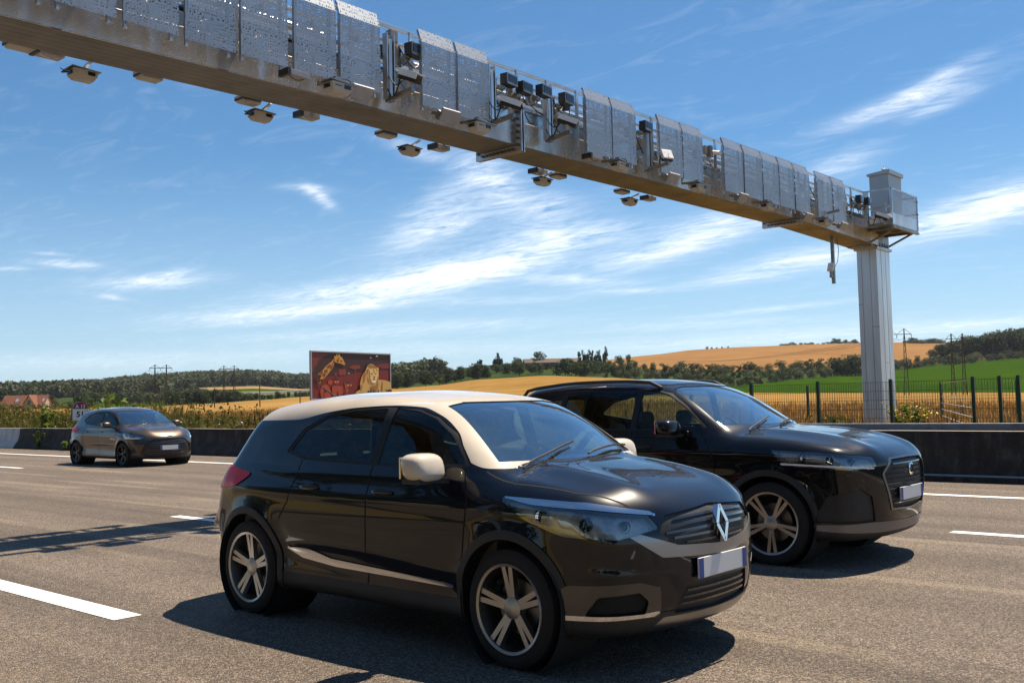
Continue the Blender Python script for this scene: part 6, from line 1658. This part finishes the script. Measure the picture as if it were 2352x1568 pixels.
# ------------------------------------------------------------------ house, barn, far wall
ROOFT, g, p = gmat('roof_tiles')
oc = g.new('ShaderNodeTexCoord').outputs['Object']
sp_ = g.new('ShaderNodeSeparateXYZ'); g.l.new(oc, sp_.inputs[0])
rw = g.math('FRACT', g.math('MULTIPLY', sp_.outputs[2], 3.6)); n = g.noise(oc, 3.0, 5, .65)
c = g.ramp(n, (.3, (.13, .045, .022)), (.5, (.20, .075, .036)), (.7, (.27, .115, .06)))
g.l.new(g.mix(g.maprange(rw, .0, .25, .55, 0), c, (.07, .025, .015, 1)), p.inputs['Base Color']); p.inputs['Roughness'].default_value = .85
b = g.new('ShaderNodeBump'); b.inputs['Strength'].default_value = .8; b.inputs['Distance'].default_value = .08; g.l.new(rw, b.inputs['Height']); g.l.new(b.outputs[0], p.inputs['Normal'])
RENDER_W = mat('house_render', (.34, .27, .19), .9, 0, .2, 1.5, .4, 12)
def gable(mb, roof, x0, x1, y0, y1, ze, zr_, zb=0.0, over=.35, axis='x'):
    if axis == 'x':
        ym = (y0 + y1) / 2
        mb.prism([(y0, zb), (y1, zb), (y1, ze), (ym, zr_), (y0, ze)], (x0, 0, 0), (0, 1, 0), (0, 0, 1), (x1 - x0, 0, 0))
        k = (zr_ - ze) / (ym - y0)
        for s_ in (-1, 1):
            ye = (y0 - over) if s_ < 0 else (y1 + over)
            roof.prism([(0, 0), (x1 - x0 + 2 * over, 0), (x1 - x0 + 2 * over, 1), (0, 1)], (x0 - over, ye, ze - k * over + .06), (1, 0, 0), (0, ym - ye, zr_ - ze + k * over), (0, 0, .10))
    else:
        xm = (x0 + x1) / 2
        mb.prism([(x0, zb), (x1, zb), (x1, ze), (xm, zr_), (x0, ze)], (0, y0, 0), (1, 0, 0), (0, 0, 1), (0, y1 - y0, 0))
        k = (zr_ - ze) / (xm - x0)
        for s_ in (-1, 1):
            xe = (x0 - over) if s_ < 0 else (x1 + over)
            roof.prism([(0, 0), (y1 - y0 + over, 0), (y1 - y0 + over, 1), (0, 1)], (xe, y0 - over, ze - k * over + .07), (0, 1, 0), (xm - xe, 0, zr_ - ze + k * over), (0, 0, .10))
q = on_r(62, 930, 300); HZ = ground_z(q.x, q.y)
HS = empty('house', (q.x, q.y, HZ), az_of(62) - R(24)); HS.scale = (.9, .9, 1); tag(HS, 'house with orange-red tiled roofs and two gables at the far left', 'house')
ze = on_r(62, 931, 300).z - HZ; zr_ = on_r(62, 908.5, 300).z - HZ
wl, rf = MB(), MB(); gable(wl, rf, -6.2, 6.2, -3.2, 3.2, ze, zr_)
wl2, rf2 = MB(), MB(); gable(wl2, rf2, 1.0, 4.6, -5.0, 0.0, ze, zr_ + .02, axis='y')
w_ = wl.build('wall', RENDER_W, HS); w2 = wl2.build('gable_wall', RENDER_W, HS); r1 = rf.build('roof', ROOFT, HS); r2 = rf2.build('gable_roof', ROOFT, HS)
mb = MB(); mb.span((5.2, .2, zr_ - 1.2), (5.9, .9, zr_ + .5)); mb.build('chimney', mat('chimney_brick', (.09, .05, .04), .9), r1)
SKYL = mat('skylight_glass', (.5, .55, .62), .1, .6)
kz = (zr_ - ze) / 3.2
for x in (-2.6, 5.3):
    mb = MB(); y = -1.7; z = ze + kz * (3.2 + y) + .19; mb.prism([(0, 0), (.9 if x < 0 else .6, 0), (.9 if x < 0 else .6, 1), (0, 1)], (x, y - .45, z - kz * .45), (1, 0, 0), (0, .9, kz * .9), (0, 0, .05)); mb.build('skylight', SKYL, r1)
mb = MB(); mb.span((2.4, -5.03, ze + .1), (3.2, -4.98, ze + 1.3)); mb.build('window', BLKGLASS, w2)
mb = MB(); mb.span((-1.2, -3.23, ze - 1.6), (-.2, -3.19, ze - .4)); mb.build('window', BLKGLASS, w_)
q = on_r(1268, 838, 640); zb_ = ground_z(q.x, q.y)
BN = empty('barn', (q.x, q.y, zb_), az_of(1268) + R(8)); tag(BN, 'long low barn with a brown tiled roof among the trees on the middle hill', 'barn')
hh = on_r(1290, 823, 640).z - zb_; wl, rf = MB(), MB(); gable(wl, rf, -18, 18, -6, 6, hh * .5, hh); wl.build('wall', mat('dark_barn_wall', (.09, .07, .055), .9, 0, .2, .5), BN); rf.build('roof', mat('brown_roof', (.10, .065, .05), .9, 0, .2, .5), BN)
# long low pale structure between the hedges left of the billboard
a, b_ = on_r(520, 907.5, 560), on_r(716, 897.5, 640)
FWL = empty('low_wall', (a.x, a.y, a.z)); tag(FWL, 'long low pale grey wall with a dark rail, far off left of the billboard', 'wall')
d = Vector((b_.x - a.x, b_.y - a.y, b_.z - a.z)); mb = MB(); mb.bar((0, 0, 0), d, .4, .5); mb.build('wall_base', mat('far_concrete', (.22, .23, .25), .8), FWL)
mb = MB(); mb.bar((0, 0, .75), d + Vector((0, 0, .75)), .2, .35); mb.build('rail', mat('far_white_rail', (.5, .51, .53), .6), FWL)

# ------------------------------------------------------------------ kilometre sign
def text_mesh(s, size, m_, name, parent, loc, rot, ext=.002, bold=.0):
    cu = bpy.data.curves.new(name, 'FONT'); cu.body = s; cu.size = size; cu.extrude = ext; cu.align_x = 'CENTER'; cu.align_y = 'CENTER'; cu.offset = bold
    tmp = bpy.data.objects.new(name, cu); COL.objects.link(tmp)
    dg = bpy.context.evaluated_depsgraph_get(); me = bpy.data.meshes.new_from_object(tmp.evaluated_get(dg)); bpy.data.objects.remove(tmp); me.name = name
    me.materials.clear(); me.materials.append(m_); o_ = link_mesh(name, me, parent); o_.location = loc; o_.rotation_euler = rot; return o_
q = on_y(184.5, 943.5, 17.95); rr_ = math.hypot(q.x, q.y); KH = (43.5) / FPX * rr_ * .93; KW = KH * .80
KM = empty('kilometre_sign', (q.x, q.y, 0), R(90) + R(-12)); tag(KM, 'round-topped red and white kilometre sign reading A 13 and 51 behind the barrier', 'sign')
SWHITE = mat('sign_white', (.72, .72, .70), .45); SRED = mat('sign_red', (.22, .008, .02), .4); SBLK = mat('sign_black', (.012, .012, .012), .5)
zc = q.z; hw = KW / 2
def arch_poly(w_, top, bot, n=16): return [(-w_, bot), (w_, bot), (w_, top - w_)] + [(w_ * math.cos(t), top - w_ + w_ * math.sin(t)) for t in np.linspace(0, math.pi, n)[1:-1]] + [(-w_, top - w_)]
mb = MB(); mb.prism(arch_poly(hw, KH / 2, -KH / 2), (0, 0, zc), (1, 0, 0), (0, 0, 1), (0, .16, 0)); mb.build('sign_case', SBLK, KM)
mb = MB(); mb.prism(arch_poly(hw * .955, KH / 2 - hw * .045, -KH / 2 + hw * .045), (0, -.006, zc), (1, 0, 0), (0, 0, 1), (0, .005, 0)); fcs = mb.build('white_face', SWHITE, KM)
w9 = hw * .93; zl = KH * .11
mb = MB(); mb.prism([(-w9, zl), (w9, zl)] + [(w9 * math.cos(t), max(zl, KH / 2 - hw * .07 - w9 + w9 * math.sin(t))) for t in np.linspace(0, math.pi, 18)], (0, -.011, zc), (1, 0, 0), (0, 0, 1), (0, .004, 0)); mb.build('red_band', SRED, KM)
text_mesh('A 13', KH * .25, SWHITE, 'letters', KM, (0, -.013, zc + KH * .235), (R(90), 0, 0), .001, KH * .004)
text_mesh('51', KH * .40, SBLK, 'digits', KM, (0, -.009, zc - KH * .18), (R(90), 0, 0), .001, KH * .012)
mb = MB(); mb.span((-.045, .03, -.1), (.045, .12, zc - KH / 2 + .02)); mb.build('sign_post', GALV, KM)

# ------------------------------------------------------------------ tourist billboard
Pl = on_r(713, 861, 60.0); Pr = on_r(897, 866, 65.5); zt = on_r(713, 804.6, 60).z; zbm = on_r(713, 918.5, 60).z
BW = math.hypot(Pr.x - Pl.x, Pr.y - Pl.y); BH = zt - zbm
BB = empty('billboard', ((Pl.x + Pr.x) / 2, (Pl.y + Pr.y) / 2, 0), math.atan2(Pr.y - Pl.y, Pr.x - Pl.x)); tag(BB, 'wide dark red picture billboard showing a lion and a giraffe, beyond the barrier', 'billboard')
mb = MB(); mb.span((-BW / 2, .0, zbm), (BW / 2, .08, zt)); mb.build('board', GALV, BB)
mb = MB(); f_w = .075
for a_, b_ in (((-BW / 2, -.05, zbm), (BW / 2, 0, zbm + f_w)), ((-BW / 2, -.05, zt - f_w), (BW / 2, 0, zt)), ((-BW / 2, -.05, zbm + f_w), (-BW / 2 + f_w, 0, zt - f_w)), ((BW / 2 - f_w, -.05, zbm + f_w), (BW / 2, 0, zt - f_w))): mb.span(a_, b_)
mb.build('frame', mat('pale_frame', (.42, .43, .45), .4, .3), BB)
for x in (-BW * .3, BW * .3):
    mb = MB(); mb.span((x - .1, .08, -.3), (x + .1, .28, zt - .3)); mb.build('board_post', GALV, BB)
def bxy(X, Y):
    u = (X - 385) / 1640.0; yt = 208 + u * 54; yb = 1216 - u * 32
    return (-BW / 2 + f_w + u * (BW - 2 * f_w), zbm + f_w + (1 - (Y - yt) / (yb - yt)) * (BH - 2 * f_w))
ART = []
def art(poly, colr): ART.append((poly, colr))
DB, RB, RD, GY, GP = (.035, .012, .010), (.125, .012, .007), (.17, .026, .013), (.40, .20, .028), (.16, .04, .015)
art([(385, 200), (2025, 255), (2025, 1190), (385, 1220)], DB)
art([(385, 690), (700, 735), (1000, 735), (1250, 660), (1480, 640), (1760, 600), (2025, 590), (2025, 1185), (385, 1215)], RB)
art([(385, 215), (720, 250), (610, 330), (520, 390), (500, 480), (430, 560), (440, 640), (385, 660)], (.12, .022, .015))
art([(920, 580), (1060, 566), (1075, 640), (1045, 725), (1005, 690), (965, 725), (920, 690)], RD); art([(830, 660), (880, 650), (885, 725), (830, 730)], RD)
art([(1130, 545), (1210, 490), (1345, 486), (1385, 552), (1272, 580), (1275, 672), (1250, 672), (1255, 585)], RD); art([(1680, 500), (1780, 470), (2020, 440), (2020, 560), (1850, 565)], (.13, .02, .012))
art([(835, 440), (805, 540), (700, 690), (620, 790), (540, 800), (575, 720), (500, 690), (600, 600), (660, 520), (780, 410), (832, 330)], GY)
for pp in ([(680, 520), (742, 470), (770, 505), (722, 560), (676, 562)], [(738, 520), (800, 470), (795, 545), (745, 585)], [(630, 596), (692, 575), (690, 655), (628, 655)], [(600, 672), (662, 682), (640, 745), (590, 722)], [(535, 640), (590, 612), (605, 668), (540, 690)], [(790, 440), (826, 400), (822, 460)]): art(pp, GP)
art([(822, 290), (862, 300), (880, 240), (902, 300), (925, 242), (950, 300), (990, 330), (1055, 480), (1020, 486), (960, 460), (880, 440), (838, 425)], GY)
for pp in ([(872, 372), (920, 372), (922, 420), (870, 420)], [(950, 390), (985, 385), (985, 420), (955, 425)], [(895, 335), (930, 338), (925, 358), (895, 355)]): art(pp, GP)
art([(385, 660), (500, 700), (560, 840), (540, 900), (480, 870), (440, 780), (385, 740)], (.05, .015, .008)); art([(515, 890), (560, 830), (540, 885)], GY)
OR = (.27, .040, .012)
art([(560, 950), (640, 900), (700, 930), (745, 1040), (755, 1195), (560, 1205), (535, 1060)], OR); art([(690, 830), (745, 815), (795, 830), (775, 900), (730, 920), (695, 890)], OR)
art([(765, 960), (830, 925), (925, 940), (1030, 960), (1045, 1165), (780, 1185)], OR); art([(800, 805), (850, 790), (920, 800), (912, 870), (850, 912), (808, 870)], OR)
art([(1012, 850), (1040, 880), (1155, 862), (1165, 930), (1120, 1000), (1060, 1150), (1040, 1000)], OR)
for pp in ([(815, 790), (900, 785), (905, 815), (810, 822)], [(1045, 862), (1140, 860), (1145, 885), (1050, 888)], [(840, 870), (860, 868), (852, 910)], [(1085, 955), (1150, 958), (1110, 1000)], [(980, 965), (1030, 960), (1035, 1040)], [(880, 1040), (905, 1150), (860, 1160)], [(620, 1000), (660, 1080), (610, 1090)], [(950, 1150), (1020, 1050), (1030, 1150)]): art(pp, DB)
for (x, y) in ((835, 850), (882, 850), (1085, 925), (1152, 925)): art([(x - 12, y), (x, y - 12), (x + 12, y), (x, y + 12)], (.5, .42, .2))
LT, LF, LM = (.44, .27, .075), (.56, .38, .14), (.25, .115, .022)
art([(1745, 800), (1890, 812), (2025, 858), (2025, 1065), (1880, 1075), (1500, 1085), (1236, 1105), (1262, 1062), (1340, 1008), (1560, 960)], (.40, .26, .075))
art([(1480, 560), (1505, 490), (1560, 462), (1620, 468), (1690, 520), (1745, 570), (1748, 720), (1738, 820), (1700, 900), (1650, 960), (1560, 1000), (1480, 1045), (1420, 1090), (1335, 1010), (1335, 900), (1368, 760), (1400, 690), (1440, 640)], LT)
for pp in ([(1500, 500), (1560, 470), (1660, 500), (1720, 560), (1600, 545), (1545, 560)], [(1400, 700), (1440, 640), (1470, 700), (1430, 860), (1390, 900)], [(1490, 720), (1520, 800), (1540, 900), (1500, 830)], [(1700, 760), (1735, 720), (1725, 840), (1690, 900)], [(1600, 960), (1700, 900), (1740, 860), (1720, 1000), (1600, 1010)], [(1340, 900), (1385, 930), (1380, 1000), (1335, 1000)], [(1810, 850), (1835, 850), (1825, 1060), (1805, 1060)]): art(pp, LM)
art([(1548, 575), (1700, 575), (1732, 680), (1700, 800), (1645, 872), (1585, 862), (1545, 760)], LF)
art([(1478, 560), (1512, 545), (1545, 575), (1525, 635), (1490, 630)], LF); art([(1692, 570), (1722, 535), (1745, 570), (1728, 620), (1705, 612)], LF)
for pp in ([(1492, 572), (1522, 572), (1515, 630), (1498, 625)], [(1686, 580), (1712, 572), (1708, 610)], [(1612, 742), (1665, 742), (1640, 775)], [(1634, 775), (1642, 775), (1642, 800), (1634, 800)], [(1585, 815), (1638, 800), (1688, 815), (1638, 812)], [(1558, 660), (1600, 672), (1590, 690), (1562, 680)], [(1652, 672), (1690, 660), (1688, 682), (1658, 690)], [(1620, 580), (1632, 580), (1645, 660), (1632, 660)]): art(pp, (.03, .014, .008))
art([(1575, 825), (1638, 815), (1688, 822), (1660, 868), (1598, 872)], (.62, .55, .42))
for pp in ([(1480, 1085), (1500, 1030), (1530, 1080), (1560, 980), (1580, 1080), (1620, 1030), (1680, 1070), (1740, 1020), (1735, 1080)], [(1880, 1010), (1930, 1035), (1960, 1010), (2025, 1020), (2025, 1060), (1900, 1060)]): art(pp, DB)
for pp in ([(1665, 298), (1695, 285), (1712, 270), (1706, 298), (1718, 314), (1690, 300)], [(1538, 325), (1560, 330), (1582, 320), (1565, 345)], [(1072, 655), (1095, 660), (1108, 682), (1085, 672)]): art(pp, (.8, .8, .78))
am = []; vs = []
mb = MB()
for i, (poly, colr) in enumerate(ART):
    key = 'picture_%d_%d_%d' % tuple(int(c_ * 1000) for c_ in colr)
    m_ = mat(key, tuple(min(.9, c_ * 1.45) for c_ in colr), .5)
    if m_ not in am: am.append(m_)
    mb.cur = am.index(m_); mb.prism([bxy(*q_) for q_ in poly], (0, -.004 - .0025 * i, 0), (1, 0, 0), (0, 0, 1), (0, .002, 0))
mb.build('picture', am, BB)

# ------------------------------------------------------------------ summer haze: one even volume round camera and country
mt = bpy.data.materials.new('haze_air'); mt.use_nodes = True; g = NT(mt.node_tree); g.n.remove(g.n['Principled BSDF'])
pv = g.new('ShaderNodeVolumePrincipled'); pv.inputs['Color'].default_value = (.80, .88, 1.0, 1); pv.inputs['Density'].default_value = 0.000045; pv.inputs['Anisotropy'].default_value = 0.2
g.l.new(pv.outputs[0], g.n['Material Output'].inputs['Volume'])
mb = MB(); mb.span((-6100, -6100, -150), (6100, 6100, 190)); o = mb.build('haze', mt); tag(o, kind='stuff')
